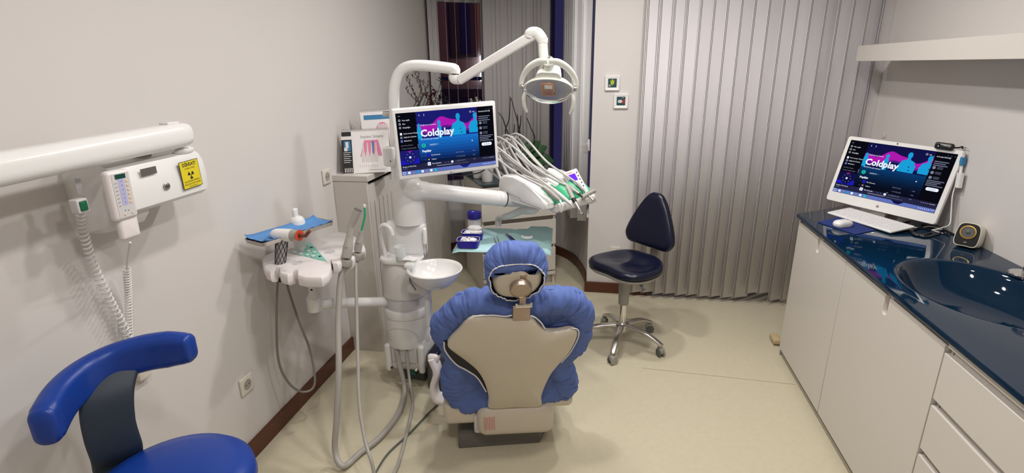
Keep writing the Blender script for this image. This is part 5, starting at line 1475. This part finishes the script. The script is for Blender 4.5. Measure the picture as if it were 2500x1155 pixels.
# ================================================================== drawer cabinet in front of the bay
AD = V(.874, .485, 0); BD = V(-.485, .874, 0)
fl_ = V(-.95, 3.852, 0)
Mk = frame(fl_, AD, BD)
kw, kd, kh = .622, .56, .885
dc = thing('drawer_cabinet', 'white four-drawer cabinet standing aslant in the window bay', 'cabinet', tuple(fl_ + AD * .31 + BD * .28))
for x0, x1 in ((0, .018), (kw - .018, kw)):
    b = MB(); b.M = Mk; b.span((x0, .02, .0), (x1, kd, kh)); b.build('side_panel', m_lac, dc)
b = MB(); b.M = Mk; b.span((.018, kd - .012, .0), (kw - .018, kd, kh)); b.build('back_panel', m_lac, dc)
b = MB(); b.M = Mk; b.span((.018, .05, .0), (kw - .018, .07, .07)); b.build('plinth', m_lac, dc)
b = MB(); b.M = Mk; b.span((.018, .03, .075), (kw - .018, .04, kh)); b.build('inner_front', m_shadow, dc)  # brown sheet that paints the shade in the drawer gaps
zc = [.075, .325, .575, .80]
zc = [(.09, .320), (.345, .565), (.600, .845)]
for z0, z1 in ((.085, .115), (.125, .325), (.355, .565), (.600, .865)):
    b = MB(); b.M = Mk; b.span((.0, 0, z0), (kw, .02, z1)); b.build('drawer_front', m_lac, dc, bevel=.002)
b = MB(); b.M = Mk; b.span((-.008, -.008, kh), (kw + .008, kd + .005, kh + .012)); b.build('glass_top', m_glassedge, dc)
ZK = kh + .013
def on_cab(px, py): p = at(px, py, z=ZK); return V(p.x, p.y, ZK)
# stacked crinkled white pots
for (px, py, r_, h_, lb) in ((1190, 443, .052, .13, 'crinkled white planter sleeve at the front corner of the drawer cabinet'), (1166, 434, .046, .12, 'smaller crinkled white planter sleeve behind the monitor edge')):
    p = on_cab(px, py)
    pr_ = [(r_ * .72, 0)] + [(r_ * (.74 + .28 * k / 12) + (.0018 if k % 2 else -.0012), h_ * k / 12) for k in range(13)] + [(r_ * .95, h_ * .98), (r_ * .68, .01)]
    tag(MB().lathe(pr_, 28, T(*p)).build('planter_sleeve', m_wrap), lb, 'planter', 'white planter sleeves on the drawer cabinet')

# ------------------------------------------------------------------ plants
def leaf(b, base, tip, w, bend=.02, mi=0, nrm=(0, 0, 1)):
    b.mi = mi
    d_ = tip - base; side_ = d_.cross(V(*nrm)); side_ = side_.normalized() if side_.length > 1e-6 else V(1, 0, 0)
    up_ = side_.cross(d_).normalized()
    rs = []
    for k in range(6):
        t = k / 5; ww = w * math.sin(math.pi * min(.97, t * .92 + .06)) ** .8
        c = base.lerp(tip, t) + up_ * bend * math.sin(math.pi * t)
        rs.append([c - side_ * ww + up_ * ww * .25, c - up_ * .001, c + side_ * ww + up_ * ww * .25, c + up_ * .001])
    b.rings(rs)
def pot(t, p, r_, h_, mm):
    MB().lathe([(r_ * .75, 0), (r_, h_), (r_ * 1.06, h_), (r_ * 1.06, h_ * .9), (r_ * .92, h_ * .88), (0, h_ * .86)], 20, T(*p)).build('pot', mm, t)
    MB().lathe([(r_ * .92, h_ * .885), (0, h_ * .90)], 16, T(*p)).build('soil', m_soil, t)
ZC = RZ1 + .039
def on_rad(x, y): return V(x, y, ZC)
# dry branches with small buds
t = thing('branch_vase', 'vase of thin dry branches with dark buds behind the monitor by the left wall', 'plant', (-1.49, 3.62, ZC))
pv = on_rad(-1.47, 3.62)
MB().lathe([(.03, 0), (.045, .05), (.04, .12), (.022, .17), (.026, .19), (.02, .19)], 20, T(*pv)).build('vase', m_pot, t)
twigs = [[(1022, 262), (1014, 235), (1000, 208), (990, 187)], [(1022, 262), (1010, 225), (1000, 200), (994, 184)], [(1026, 245), (1028, 215), (1022, 185), (1020, 172)], [(1026, 250), (1030, 228), (1018, 196), (1002, 182)], [(1024, 262), (1010, 240), (996, 225), (992, 212)], [(1030, 240), (1038, 222), (1046, 206), (1047, 196)], [(1030, 240), (1040, 225), (1034, 205), (1032, 198)], [(1026, 230), (1024, 200), (1014, 180), (1012, 173)]]
for i, tw_ in enumerate(twigs):
    yy = 3.62 + .05 * math.sin(i * 2.1)
    pts = [pv + V(0, 0, .17)] + [at(a, c, y=yy) for a, c in tw_]
    b = MB(); b.tube(pts, [.0035, .0025, .0012], 5, 4); br = b.build('twig', m_branch, t)
    P2 = smooth_path(pts[1:], 6)
    bd_ = MB()
    for k in range(3, len(P2), 2):
        bd_.ell(tuple(P2[k] + V(.006 * (1 if k % 4 == 1 else -1), 0, .006)), (.0035, .0035, .009), n=6, m=5)
    bd_.build('buds', m_branch, br)
# dark red leafed plants
def red_plant(label, base, tips, w, mm, extra=None):
    t = thing('red_leaf_plant', label, 'plant', tuple(base), 'dark-leaved plants behind the monitor')
    pot(t, base, .05, .10, m_pot)
    for k, q_ in enumerate(tips):
        root = base + V(0, 0, .085)
        MB().tube([root, root.lerp(q_, .5) + V(0, 0, .02), q_], [.0035, .0025, .002], 5, 4).build('stem', m_leafd, t)
        b = MB(); rr = random.Random(k)
        for j in range(4):
            a = rr.uniform(0, 6.28); leaf(b, q_ + V(0, 0, -.02 * j), q_ + V(.045 * math.cos(a), .03 * math.sin(a), .02 - .03 * j * rr.random()), w, .006)
        b.build('leaf_cluster', mm, t)
pr0 = on_rad(-1.46, 3.86)
red_plant('dark red-leaved plant behind the dry branches', pr0, [at(a, c, y=3.86) for a, c in ((1052, 236), (1056, 252), (1048, 258), (1062, 228), (1042, 232), (1058, 215))], .012, m_leafr)
pr1 = on_rad(-1.46, 4.18)
red_plant('dark leafed stem plant in front of the clear window pane', pr1, [at(a, c, y=4.2) for a, c in ((1078, 192), (1074, 235), (1070, 245), (1088, 242), (1096, 248), (1082, 228))], .011, m_leafd)
for a0, lb in ((1078, 0),):
    MB().tube([pr1 + V(0, 0, .09), at(1076, 225, y=4.2), at(1083, 192, y=4.2)], .0025, 5, 4).build('cane', m_leafd, [o for o in COL.objects if o.name.startswith('red_leaf_plant')][-1])
# cream orchid bloom just above the monitor edge
ob = V(-.95, 4.66, .645)
def orchid(label, base, hgt, pot_r, canes, leaves, blooms, yy, group, mm_pot):
    t = thing('potted_orchid', label, 'plant', tuple(base), group)
    pot(t, base, pot_r, .11, mm_pot)
    for c in canes:
        MB().tube([base + V(0, 0, .09)] + [at(a, d_, y=yy) for a, d_ in c], [.006, .005, .0035], 6, 4).build('cane', m_leafd, t)
    for (a, d_, a2, d2, w) in leaves:
        b = MB(); leaf(b, at(a, d_, y=yy), at(a2, d2, y=yy + .06), w, .02, nrm=(.1, -.75, .65)); b.build('leaf', m_leafg, t, 60)
    for (a, d_) in blooms:
        b = MB(); p = at(a, d_, y=yy)
        for k in range(5):
            g = 2 * math.pi * k / 5; leaf(b, p, p + V(.024 * math.cos(g), -.006, .024 * math.sin(g)), .012, .003)
        b.build('bloom', m_petal, t)
orchid('orchid with cream bloom showing just above the monitor edge', V(at(1155, 300, y=4.9).x, 4.9, .646), 1, .06, [[(1158, 300), (1160, 255), (1159, 222)]], [], [(1150, 246), (1163, 242), (1172, 250)], 4.9, 'orchids in the window bay', m_pot)
pk = on_cab(1290, 425); pk = V(-.70, 4.25, ZK)
orchid('leafy orchid with bare dark canes behind the instrument hoses', pk, 1, .065,
       [[(1262, 340), (1270, 325), (1248, 240)][::-1][::-1], [(1235, 330), (1243, 290), (1246, 236)], [(1238, 320), (1228, 290), (1217, 275)], [(1266, 330), (1264, 290), (1263, 279)], [(1268, 330), (1271, 300), (1272, 282)], [(1305, 345), (1295, 310), (1286, 288)], [(1252, 340), (1255, 320), (1256, 303)]],
       [(1290, 385, 1335, 358, .055), (1295, 390, 1352, 395, .06), (1285, 375, 1318, 345, .045), (1282, 392, 1330, 402, .05), (1278, 380, 1292, 345, .03)], [], 4.25, 'orchids in the window bay', m_pot)
# bead chain and cord weight of the bay blind
cdm = mat('cord_white', (.72, .70, .70), .5)
MB().tube([at(1422, 0, y=4.12), at(1420, 200, y=4.12), at(1419, 340, y=4.12), at(1425, 352, y=4.10), at(1434, 350, y=4.09)], .0025, 6, 5).build('pull_cord', cdm, blB)
MB().tube([at(1452, 0, y=4.08), at(1444, 200, y=4.08), at(1440, 345, y=4.08)], .0025, 6, 5).build('bead_chain', m_greyd, blB)
MB().tube([at(1438, 340, y=4.08), at(1437, 352, y=4.08), at(1438, 368, y=4.08)], [.007, .013, .007], 10, 3).build('cord_weight', cdm, blB)

# ================================================================== two small pictures on the pier
def tile_picture(p, label, paint):
    t = thing('small_picture', label, 'picture', (p.x, 4.03, p.z - .055), 'small framed pictures on the pier')
    M = frame((p.x, 4.03, p.z), (1, 0, 0), (0, 0, 1))
    w = .105
    b = MB(); b.M = M
    b.dome(rrect(w, w, .005, 2), [(1, 0), (1, .010), (.96, .016), (.90, .018), (.60, .014), (.55, .010)]); b.build('frame', m_white, t, 30)
    b = MB(); b.M = M; b.box((0, 0, .011), (w * .58, w * .58, .002)); ti = b.build('tile', m_tile1, t)
    paint(M @ T(0, 0, .0124), w * .29, ti)
def tulip(M, r_, ti):
    b = MB(); b.M = M
    b.quad([(r_ * x, r_ * y, 0) for x, y in ((-.45, .75), (-.25, .45), (-.05, .9), (.05, .9), (.25, .45), (.5, .75), (.42, -.05), (.1, -.45), (-.15, -.45), (-.42, -.05))])
    b.build('flower', mat('yellow_green_glaze', (.42, .47, .03), .3), ti)
    b = MB(); b.M = M; b.ell((-.6 * r_, -.55 * r_, 0), (.3 * r_, .28 * r_, .0008), n=12, m=4); b.build('pebble', m_inkgrey, ti)
def fish(M, r_, ti):
    b = MB(); b.M = M
    b.quad([(r_ * (-.2 + .55 * math.cos(a)), r_ * (-.05 + .38 * math.sin(a)), 0) for a in [2 * math.pi * k / 18 for k in range(18)]]); b.build('pale_shape', m_labelgrey, ti)
    b = MB(); b.M = M; b.quad([(r_ * x, r_ * y, .0003) for x, y in ((.35, -.5), (.85, -.5), (.9, .4), (.6, .55), (.4, .1))]); b.build('red_shape', mat('red_glaze', (.35, .03, .03), .3), ti)
    b = MB(); b.M = M
    for x in (.15, .5): b.quad([(r_ * (x + .08 * math.cos(a)), r_ * (.75 + .08 * math.sin(a)), .0003) for a in [2 * math.pi * k / 8 for k in range(8)]])
    b.build('dots', m_paperw, ti)
tile_picture(at(1495, 203, y=4.02), 'small square white-framed tile with a yellow-green tulip', tulip)
tile_picture(at(1516, 247, y=4.02), 'small square white-framed tile with pale and red shapes, lower of two', fish)

# ================================================================== right side: floating shelf
tag(MB().span((1.49, 1.0, 1.752), (XR, 3.84, 1.845)).build('wall_shelf', m_lac, bevel=.002), 'thick white floating shelf on the right wall', 'shelf')

# ------------------------------------------------------------------ base cabinets under the blue glass worktop
FX = 1.10; CT_ = .893
def carcass(t, ya, yb, front_in=.02):
    for y0_, y1_ in ((ya, ya + .016), (yb - .016, yb)):
        MB().span((FX + front_in, y0_, .06), (XR - .004, y1_, CT_ - .012)).build('side_panel', m_lac, t)
    MB().span((FX + front_in, ya + .016, .06), (XR - .004, yb - .016, .078)).build('bottom_panel', m_lac, t)
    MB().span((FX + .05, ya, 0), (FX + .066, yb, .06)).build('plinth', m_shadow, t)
def door_unit(label, ya, yb, yn):
    t = thing('base_cabinet', label, 'cabinet', (1.42, (ya + yb) / 2, 0), 'base cabinets under the blue glass worktop')
    carcass(t, ya + .001, yb - .001)
    # door with a finger notch in the top edge: outline in (y, z)
    z0, z1 = .045, .868
    n0 = .018
    out = [(ya + .002, z0), (yb - .002, z0), (yb - .002, z1), (yn + n0, z1), (yn + n0, z1 - .06)] + [(yn + n0 * math.cos(a), z1 - .06 + n0 * math.sin(a) * -1) for a in [math.pi * k / 8 for k in range(1, 8)]] + [(yn - n0, z1 - .06), (yn - n0, z1), (ya + .002, z1)]
    b = MB(); b.rings([[V(FX, y, z) for y, z in out], [V(FX + .019, y, z) for y, z in out]])
    d_ = b.build('door', m_lac, t, 30, bevel=.0015)
    MB().span((FX + .0195, ya + .02, z1 - .10), (FX + .0215, yb - .02, CT_ - .008)).build('notch_backing', m_lac, t)
    MB().span((FX + .012, ya + .002, z1 + .004), (FX + .0195, yb - .002, CT_ - .004)).build('top_strip', m_lac, t)
    return t
door_unit('white base cabinet with finger-notch door under the computer', 2.555, 3.205, 2.90)
door_unit('white base cabinet with finger-notch door below the blue basin', 1.765, 2.553, 2.155)
t = thing('base_cabinet', 'white base cabinet with a stack of handleless drawers at the right edge', 'cabinet', (1.42, 1.3, 0), 'base cabinets under the blue glass worktop')
carcass(t, .95, 1.762)
zz = [X_ for X_ in (at(2315, 846, x=FX).z, at(2289, 924, x=FX).z, at(2263, 1009, x=FX).z, at(2234, 1105, x=FX).z)]
MB().span((FX + .020, .97, .08), (FX + .026, 1.75, CT_ - .006)).build('recess_panel', m_lac, t)
top = zz[0]
hgt = .196
z1_ = .845
for k in range(4):
    MB().span((FX, .952, z1_ - .172), (FX + .019, 1.760, z1_)).build('drawer_front', m_lac, t, bevel=.0015)
    z1_ -= .198
MB().span((FX + .006, .952, .865), (FX + .02, 1.76, CT_ - .004)).build('top_strip', m_lac, t)
# angled end panel towards the blind
tag(MB().rings([[V(FX + .002, 3.207, 0), V(FX + .16, 3.30, 0), V(FX + .16, 3.31, 0), V(FX + .002, 3.225, 0)], [V(FX + .002, 3.207, CT_ - .01), V(FX + .16, 3.30, CT_ - .01), V(FX + .16, 3.31, CT_ - .01), V(FX + .002, 3.225, CT_ - .01)]]).build('end_panel', m_lac), 'narrow white end panel closing the counter beside the striped blind', 'panel')
tag(MB().rbox((FX + .055, 3.32, .60), (.03, .03, 1.16 - .03 - .56), .006).build('side_post', m_lac), 'white post standing behind the counter end by the blind', 'post')
tag(MB().rbox((1.12, 3.37, .03), (.05, .10, .03), .004).build('wood_block', mat('pale_wood', (.55, .42, .24), .6)), 'small pale wooden block on the floor behind the counter', 'block')

# ------------------------------------------------------------------ blue glass worktop with moulded basin
poly = [V(1.086, .90, 0), V(1.086, 3.235, 0), V(1.50, 3.52, 0), V(1.738, 3.60, 0), V(1.738, .90, 0)]
BC = V(1.42, 2.165, 0); BRX, BRY = .245, .335; ZT_ = .914
def ray_poly(a):
    d_ = V(math.cos(a), math.sin(a), 0); best = 9
    for i in range(len(poly)):
        p, q_ = poly[i], poly[(i + 1) % len(poly)]; e = q_ - p
        den = d_.x * e.y - d_.y * e.x
        if abs(den) < 1e-9: continue
        s = ((p.x - BC.x) * e.y - (p.y - BC.y) * e.x) / den; u = ((p.x - BC.x) * d_.y - (p.y - BC.y) * d_.x) / den
        if s > 0 and -1e-6 <= u <= 1 + 1e-6: best = min(best, s)
    return BC + d_ * best
angs = sorted(set([2 * math.pi * k / 96 for k in range(96)] + [math.atan2(p.y - BC.y, p.x - BC.x) % (2 * math.pi) for p in poly]))
def basin_ring(s, z): return [V(BC.x + BRX * s * math.cos(a), BC.y + BRY * s * math.sin(a), z) for a in angs]
outer = [ray_poly(a) for a in angs]
def el_ang(a): return math.atan2(math.sin(a) / BRY, math.cos(a) / BRX)
def br(s, z):
    r_ = []
    for a in angs:
        k = 1 / math.sqrt((math.cos(a) / BRX) ** 2 + (math.sin(a) / BRY) ** 2)
        r_.append(V(BC.x + k * s * math.cos(a), BC.y + k * s * math.sin(a), z))
    return r_
def ou(ins, z): return [V(p.x + (BC.x - p.x) * ins, p.y + (BC.y - p.y) * ins, z) for p in outer]
rs = [ou(0, ZT_ - .019), ou(0, ZT_ - .003), ou(.004, ZT_)]
rs += [[p.lerp(q_, .5) for p, q_ in zip(ou(.004, ZT_), br(1.07, ZT_))]]
rs += [br(1.07, ZT_), br(1.02, ZT_ - .0015), br(.985, ZT_ - .008), br(.95, ZT_ - .024), br(.88, ZT_ - .058), br(.76, ZT_ - .092), br(.58, ZT_ - .115), br(.36, ZT_ - .126), br(.12, ZT_ - .130)]
under = [br(.12, ZT_ - .137), br(.58, ZT_ - .123), br(.80, ZT_ - .098), br(.96, ZT_ - .06), br(1.03, ZT_ - .022), ou(.02, ZT_ - .020)]
wt = thing('worktop', 'glossy deep blue glass worktop with moulded oval basin along the right wall', 'worktop', (1.4, 2.2, .89))
b = MB(); b.rings(rs + under + [rs[0]], False, False); b.build('glass_top', m_glassblue, wt, 50)
MB().lathe([(.028, ZT_ - .1295), (.028, ZT_ - .127), (.018, ZT_ - .126), (0, ZT_ - .128)], 24, T(BC.x, BC.y, 0)).build('basin_drain', m_chrome, wt)
MB().lathe([(.008, 0), (.008, .002), (0, .002)], 14, T(BC.x - BRX * .60, BC.y + BRY * .76, ZT_ - .03)).build('overflow_hole', m_black, wt)
# tap base beside the basin
tb = at(2502, 674, z=ZT_); tb = V(tb.x, tb.y, ZT_ + .0005)
tp_ = thing('basin_tap', 'chrome tap with round base plate behind the basin', 'tap', tuple(tb))
MB().lathe([(.056, 0), (.056, .008), (.052, .012), (0, .012)], 36, T(*tb)).build('base_plate', m_chrome, tp_, 30)
MB().lathe([(.022, .012), (.021, .13), (.018, .135), (0, .135)], 24, T(tb.x + .004, tb.y - .012, tb.z)).build('tap_body', m_chrome, tp_, 30)
MB().tube([tb + V(0, -.012, .12), tb + V(-.02, -.06, .16), tb + V(-.04, -.13, .15), tb + V(-.045, -.15, .12)], .011, 12, 5).build('spout', m_chrome, tp_, 60)
MB().tube([tb + V(.004, -.012, .135), tb + V(.004, -.012, .15), tb + V(.03, -.05, .175)], [.012, .010, .006], 10, 4).build('lever', m_chrome, tp_, 60)

# ------------------------------------------------------------------ all-in-one computer
cq = [at(2068, 328, y=3.45), at(2349, 371, y=3.0), at(2289, 548, y=2.925), at(2020, 490, y=3.37)]
ex = ((cq[1] - cq[0]) + (cq[2] - cq[3])) / 2; ey = ((cq[0] - cq[3]) + (cq[1] - cq[2])) / 2
cw_, ch_ = ex.length, ey.length
Mp = frame(sum(cq, V(0, 0, 0)) / 4, ex, ey)
pc_ = thing('desktop_computer', 'white all-in-one computer on the blue worktop showing the music player', 'computer', tuple(V(Mp.translation.x, Mp.translation.y, ZT_)))
b = MB(); b.M = Mp
b.rings([[(a * s, c * s2, h) for a, c in rrect(cw_, ch_, .014, 5)] for s, s2, h in ((.90, .86, -.045), (.97, .95, -.035), (1, 1, -.020), (1, 1, -.004), (.993, .988, 0))]); b.build('casing', m_white, pc_, 40)
sw2, sh2 = cw_ * .925, ch_ * .80
cyo = ch_ * .045
b = MB(); b.M = Mp @ T(0, cyo, 0); b.quad([(-sw2 / 2, -sh2 / 2, .0006), (sw2 / 2, -sh2 / 2, .0006), (sw2 / 2, sh2 / 2, .0006), (-sw2 / 2, sh2 / 2, .0006)]); sc2 = b.build('screen', m_screenoff, pc_)
screen_ui(Mp @ T(0, cyo, .0010), sw2 * .995, sh2 * .99).build('display_picture', ui_dim, sc2)
b = MB(); b.M = Mp; b.lathe([(0, 0), (.004, 0)], 14, T(-.02, ch_ * .475, .0008)); b.build('camera_dot', m_ink, pc_)
b = MB(); b.M = Mp; b.lathe([(.0075, 0), (.0075, .0004), (0, .0004)], 20, T(0, -ch_ * .43, .0006)); lg_ = b.build('maker_badge', m_alu, pc_)
b = MB(); b.M = Mp; b.text('hp', .009, T(0, -ch_ * .435, .0012), 'CENTER'); b.build('badge_letters', m_inkgrey, lg_)
bt = Mp @ V(.02, -ch_ * .1, -.045)
back = Mp.to_3x3() @ V(0, 0, -1); back.z = 0; back.normalize()
ft = bt + back * .045
b = MB(); b.tube([bt, V(ft.x, ft.y, bt.z - .1), V(ft.x, ft.y, ZT_ + .008)], 1, 8, 4, sec=rrect(.13, .014, .005, 3), up=(ex.normalized().x * -1, ex.normalized().y * -1, 0)); b.build('stand', m_alu, pc_, 40)
b = MB(); b.M = frame((ft.x - back.x * .05, ft.y - back.y * .05, ZT_), ex, V(0, 0, 1).cross(ex)); b.rbox((0, 0, .006), (.19, .11, .009), .004); b.build('foot', m_alu, pc_, 40)

# webcam clipped on the computer
wc = thing('webcam', 'small black webcam clipped on the top edge of the computer', 'webcam', tuple(Mp @ V(cw_ * .36, ch_ * .5, 0)))
b = MB(); b.M = Mp @ T(cw_ * .345, ch_ * .5 + .008, 0); b.rbox((0, 0, .008), (.082, .034, .030), .010); b.build('body', m_blackp, wc, 35)
b = MB(); b.M = Mp @ T(cw_ * .345, ch_ * .5 + .008, .0235); b.lathe([(.009, 0), (.008, .002), (0, .001)], 18, T(-.022, 0, 0)); b.build('lens', m_screenoff, wc)
b = MB(); b.M = Mp @ T(cw_ * .345, ch_ * .5 + .008, .0235)
for j_ in range(7): b.box((.002 + .0042 * j_, .002, .0002), (.003, .004, .0004))
b.build('lettering', m_labelgrey, wc)
b = MB(); b.M = Mp @ T(cw_ * .345, ch_ * .5 + .008, 0); b.tube([(.038, 0, .004), (.055, .004, -.006), (.066, .012, -.012), (.068, .002, -.016)], .004, 8, 4); b.build('clip', m_blackp, wc, 60)
b = MB(); b.M = Mp @ T(cw_ * .345, ch_ * .5 - .002, 0); b.rbox((0, -.012, -.026), (.04, .05, .006), .002); b.build('clip_foot', m_blackp, wc)

# keyboard
kf0, kf1 = V(1.245, 3.235, 0), V(1.415, 2.87, 0)
ek = (kf1 - kf0); kl = ek.length; kdp = .155
Mk2 = frame(((kf0 + kf1) / 2).to_tuple()[:2] + (ZT_ + .006,), ek, V(-ek.y, ek.x, 0)) @ RX(math.radians(6))
kb2 = thing('keyboard', 'thin white keyboard in front of the computer', 'keyboard', tuple(((kf0 + kf1) / 2) + V(0, 0, ZT_)))
b = MB(); b.M = Mk2; b.rbox((0, kdp / 2, .004), (kl, kdp, .012), .005); b.build('case', m_white, kb2, 35)
b = MB(); b.M = Mk2 @ RX(math.radians(-6)); b.rbox((0, kdp - .015, .004), (kl * .9, .02, .016), .004); b.build('rear_foot', m_labelgrey, kb2)
key0 = {}
rows = [(.138, .008, 15, .011), (.117, .0, 15, .016), (.097, .0, 15, .016), (.077, .0, 14, .016), (.057, .0, 13, .016), (.037, .0, 8, .016), (.018, .0, 8, .014)]
for ry_, _, n_, hgt_ in rows:
    span_ = kl - .03
    wk = span_ * .77 / n_
    b0 = None
    for i in range(n_):
        x = -kl / 2 + .015 + wk * (i + .5)
        if b0 is None:
            b = MB(); b.M = Mk2; b.dome([(x + p_, ry_ + q_) for p_, q_ in rrect(wk - .0025, hgt_, .002, 1)], [(1, .0098), (1, .0115), (.92, .0122)]); b0 = b.build('key', m_keys, kb2, 35)
        else: dup_part(b0, kb2, Mk2 @ T(wk * i, 0, 0) @ Mk2.inverted())
    wn = span_ * .21 / 4; b1 = None
    for i in range(4):
        x = -kl / 2 + .015 + span_ * .79 + wn * (i + .5)
        if b1 is None:
            b = MB(); b.M = Mk2; b.dome([(x + p_, ry_ + q_) for p_, q_ in rrect(wn - .0025, hgt_, .002, 1)], [(1, .0098), (1, .0115), (.92, .0122)]); b1 = b.build('key', m_keys, kb2, 35)
        else: dup_part(b1, kb2, Mk2 @ T(wn * i, 0, 0) @ Mk2.inverted())
# mouse mat and mouse
mqd = [at(a, c, z=ZT_ + .001) for a, c in ((1996, 543), (2088, 573), (2138, 563), (2048, 530))]
tag(MB().rings([[V(p.x, p.y, ZT_ + .0006) for p in mqd], [V(p.x, p.y, ZT_ + .0035) for p in mqd]]).build('mouse_mat', m_padblue), 'dark blue fabric mouse mat at the worktop edge', 'mouse mat')
mp2 = at(2057, 549, z=ZT_ + .012)
mt = thing('mouse', 'white computer mouse on the dark blue mat', 'mouse', (mp2.x, mp2.y, ZT_ + .0035))
Mm2 = T(mp2.x, mp2.y, ZT_ + .0038) @ RZ(math.radians(-62))
out_m = dense([(-.029, 0), (-.026, .04), (0, .056), (.026, .04), (.029, 0), (.026, -.04), (0, -.054), (-.026, -.04)], 4)
b = MB(); b.M = Mm2; b.dome(out_m, [(.86, 0), (.95, .004), (1.0, .014), (.985, .018)], c=(0, 0)); b.build('base', m_white, mt, 60)
b = MB(); b.M = Mm2; b.dome(out_m, [(.985, .0185), (.95, .024), (.8, .031), (.5, .035), (.15, .036)], c=(0, 0)); b.build('shell', m_white, mt, 60)
b = MB(); b.M = Mm2; b.lathe([(.007, -.003), (.0075, 0), (.007, .003)], 14, T(0, .028, .031) @ RY(math.pi / 2)); b.build('wheel', m_grey, mt)

# speaker
sp0 = at(2380, 610, z=ZT_)
sp = thing('speaker', 'small ivory speaker with black face and gold cone ring by the wall', 'speaker', (1.655, 2.70, ZT_))
spd = V(-.72, -.69, 0)
Msp = frame((1.672, 2.712, ZT_ + .058), V(0, 0, 1).cross(spd), V(0, 0, 1)) 
if (Msp.to_3x3() @ V(0, 0, 1)).dot(spd) < 0: Msp = Msp @ RY(math.pi)
Msp = Msp @ RX(math.radians(-14))
face = dense([(-.040, -.050), (-.046, 0), (-.036, .046), (0, .056), (.036, .046), (.046, 0), (.040, -.050), (0, -.054)], 4)
b = MB(); b.M = Msp; b.dome(face, [(.80, -.070), (.93, -.055), (1.0, -.02), (1.02, .030), (1.0, .038), (.95, .038)], c=(0, 0)); b.build('cabinet', m_spk, sp, 50)
b = MB(); b.M = Msp; b.dome(face, [(.95, .0375), (.93, .040), (.2, .040)], c=(0, 0)); b.build('front_grille', m_blackp, sp, 40)
b = MB(); b.M = Msp; b.lathe([(.030, .040), (.031, .044), (.026, .0445), (.024, .041)], 32, T(0, .012, 0), False, False); b.build('cone_ring', m_gold, sp, 40)
b = MB(); b.M = Msp; b.lathe([(.024, .0425), (.012, .041), (.010, .0435), (0, .046)], 28, T(0, .012, 0)); b.build('cone', m_greyd, sp, 50)
b = MB(); b.M = Msp; b.box((0, -.036, .0404), (.010, .0025, .0004)); b.build('maker_mark', m_labelgrey, sp)
# tangle of cables behind the keyboard
for k, (mm, lb) in enumerate(((m_blackp, 'black cable coiling on the worktop behind the keyboard'), (m_whitem, 'thin white cable running over the worktop under the computer'), (m_blackp, 'black speaker cable lying along the wall to the ivory speaker'))):
    if k == 0: pts = [at(a, c, z=ZT_ + .006) for a, c in ((2215, 560), (2240, 575), (2275, 565), (2250, 555), (2228, 566), (2260, 578), (2300, 568), (2320, 572))]
    elif k == 1: pts = [at(a, c, z=ZT_ + .006) for a, c in ((2214, 552), (2240, 556), (2270, 553), (2300, 560), (2278, 562), (2302, 570))]
    else: pts = [at(a, c, z=ZT_ + .004) for a, c in ((2250, 548), (2285, 556), (2320, 568), (2345, 580))]
    tag(MB().tube(pts, (.0045, .0028, .0035)[k], 6, 7).build('desk_cable', mm), lb, 'cable', 'loose cables behind the keyboard')
# adapter hanging on the wall beside the screen
ad = thing('wall_adapter', 'white adapter with blue band and cord hanging on the wall beside the computer', 'adapter', tuple(at(2340, 440, x=1.73)))
q_ = lambda a, c, x=1.722: at(a, c, x=x)
b = MB(); b.tube([q_(2355, 372), q_(2352, 385), q_(2350, 395)], 1, 8, sec=rrect(.014, .010, .004, 3)); b.build('clip', m_labelgrey, ad)
b = MB(); b.tube([q_(2353, 384), q_(2348, 403)], [1.1, 1.3], 8, sec=rrect(.018, .018, .004, 3)); b.build('blue_band', m_inkblue, ad)
b = MB(); b.tube([q_(2348, 403), q_(2344, 425)], 1, 8, sec=rrect(.014, .012, .004, 3)); b.build('neck', m_white, ad)
b = MB(); b.tube([q_(2346, 422, 1.715), q_(2339, 458, 1.715)], 1, 8, sec=rrect(.030, .022, .005, 3)); b.build('block', m_white, ad)
b = MB(); b.tube([q_(2333, 450, 1.712), q_(2325, 480, 1.70), q_(2322, 520, 1.70), q_(2318, 548, 1.69), q_(2300, 556, 1.66), q_(2275, 562, 1.62)], .0028, 6, 6); b.build('cord', m_whitem, ad, 60)
MB().tube([q_(2354, 366, 1.735), q_(2356, 360, 1.725), q_(2360, 362, 1.722)], .002, 5, 3).build('hook', m_steel, ad)
# small cable outlet on the wall above the screen
tag(MB().rbox((1.735, at(2158, 330, x=1.735).y, at(2158, 330, x=1.735).z), (.010, .03, .03), .003).build('wall_cable_cap', m_outlet), 'tiny ivory cable cap on the right wall above the computer', 'cable cap')
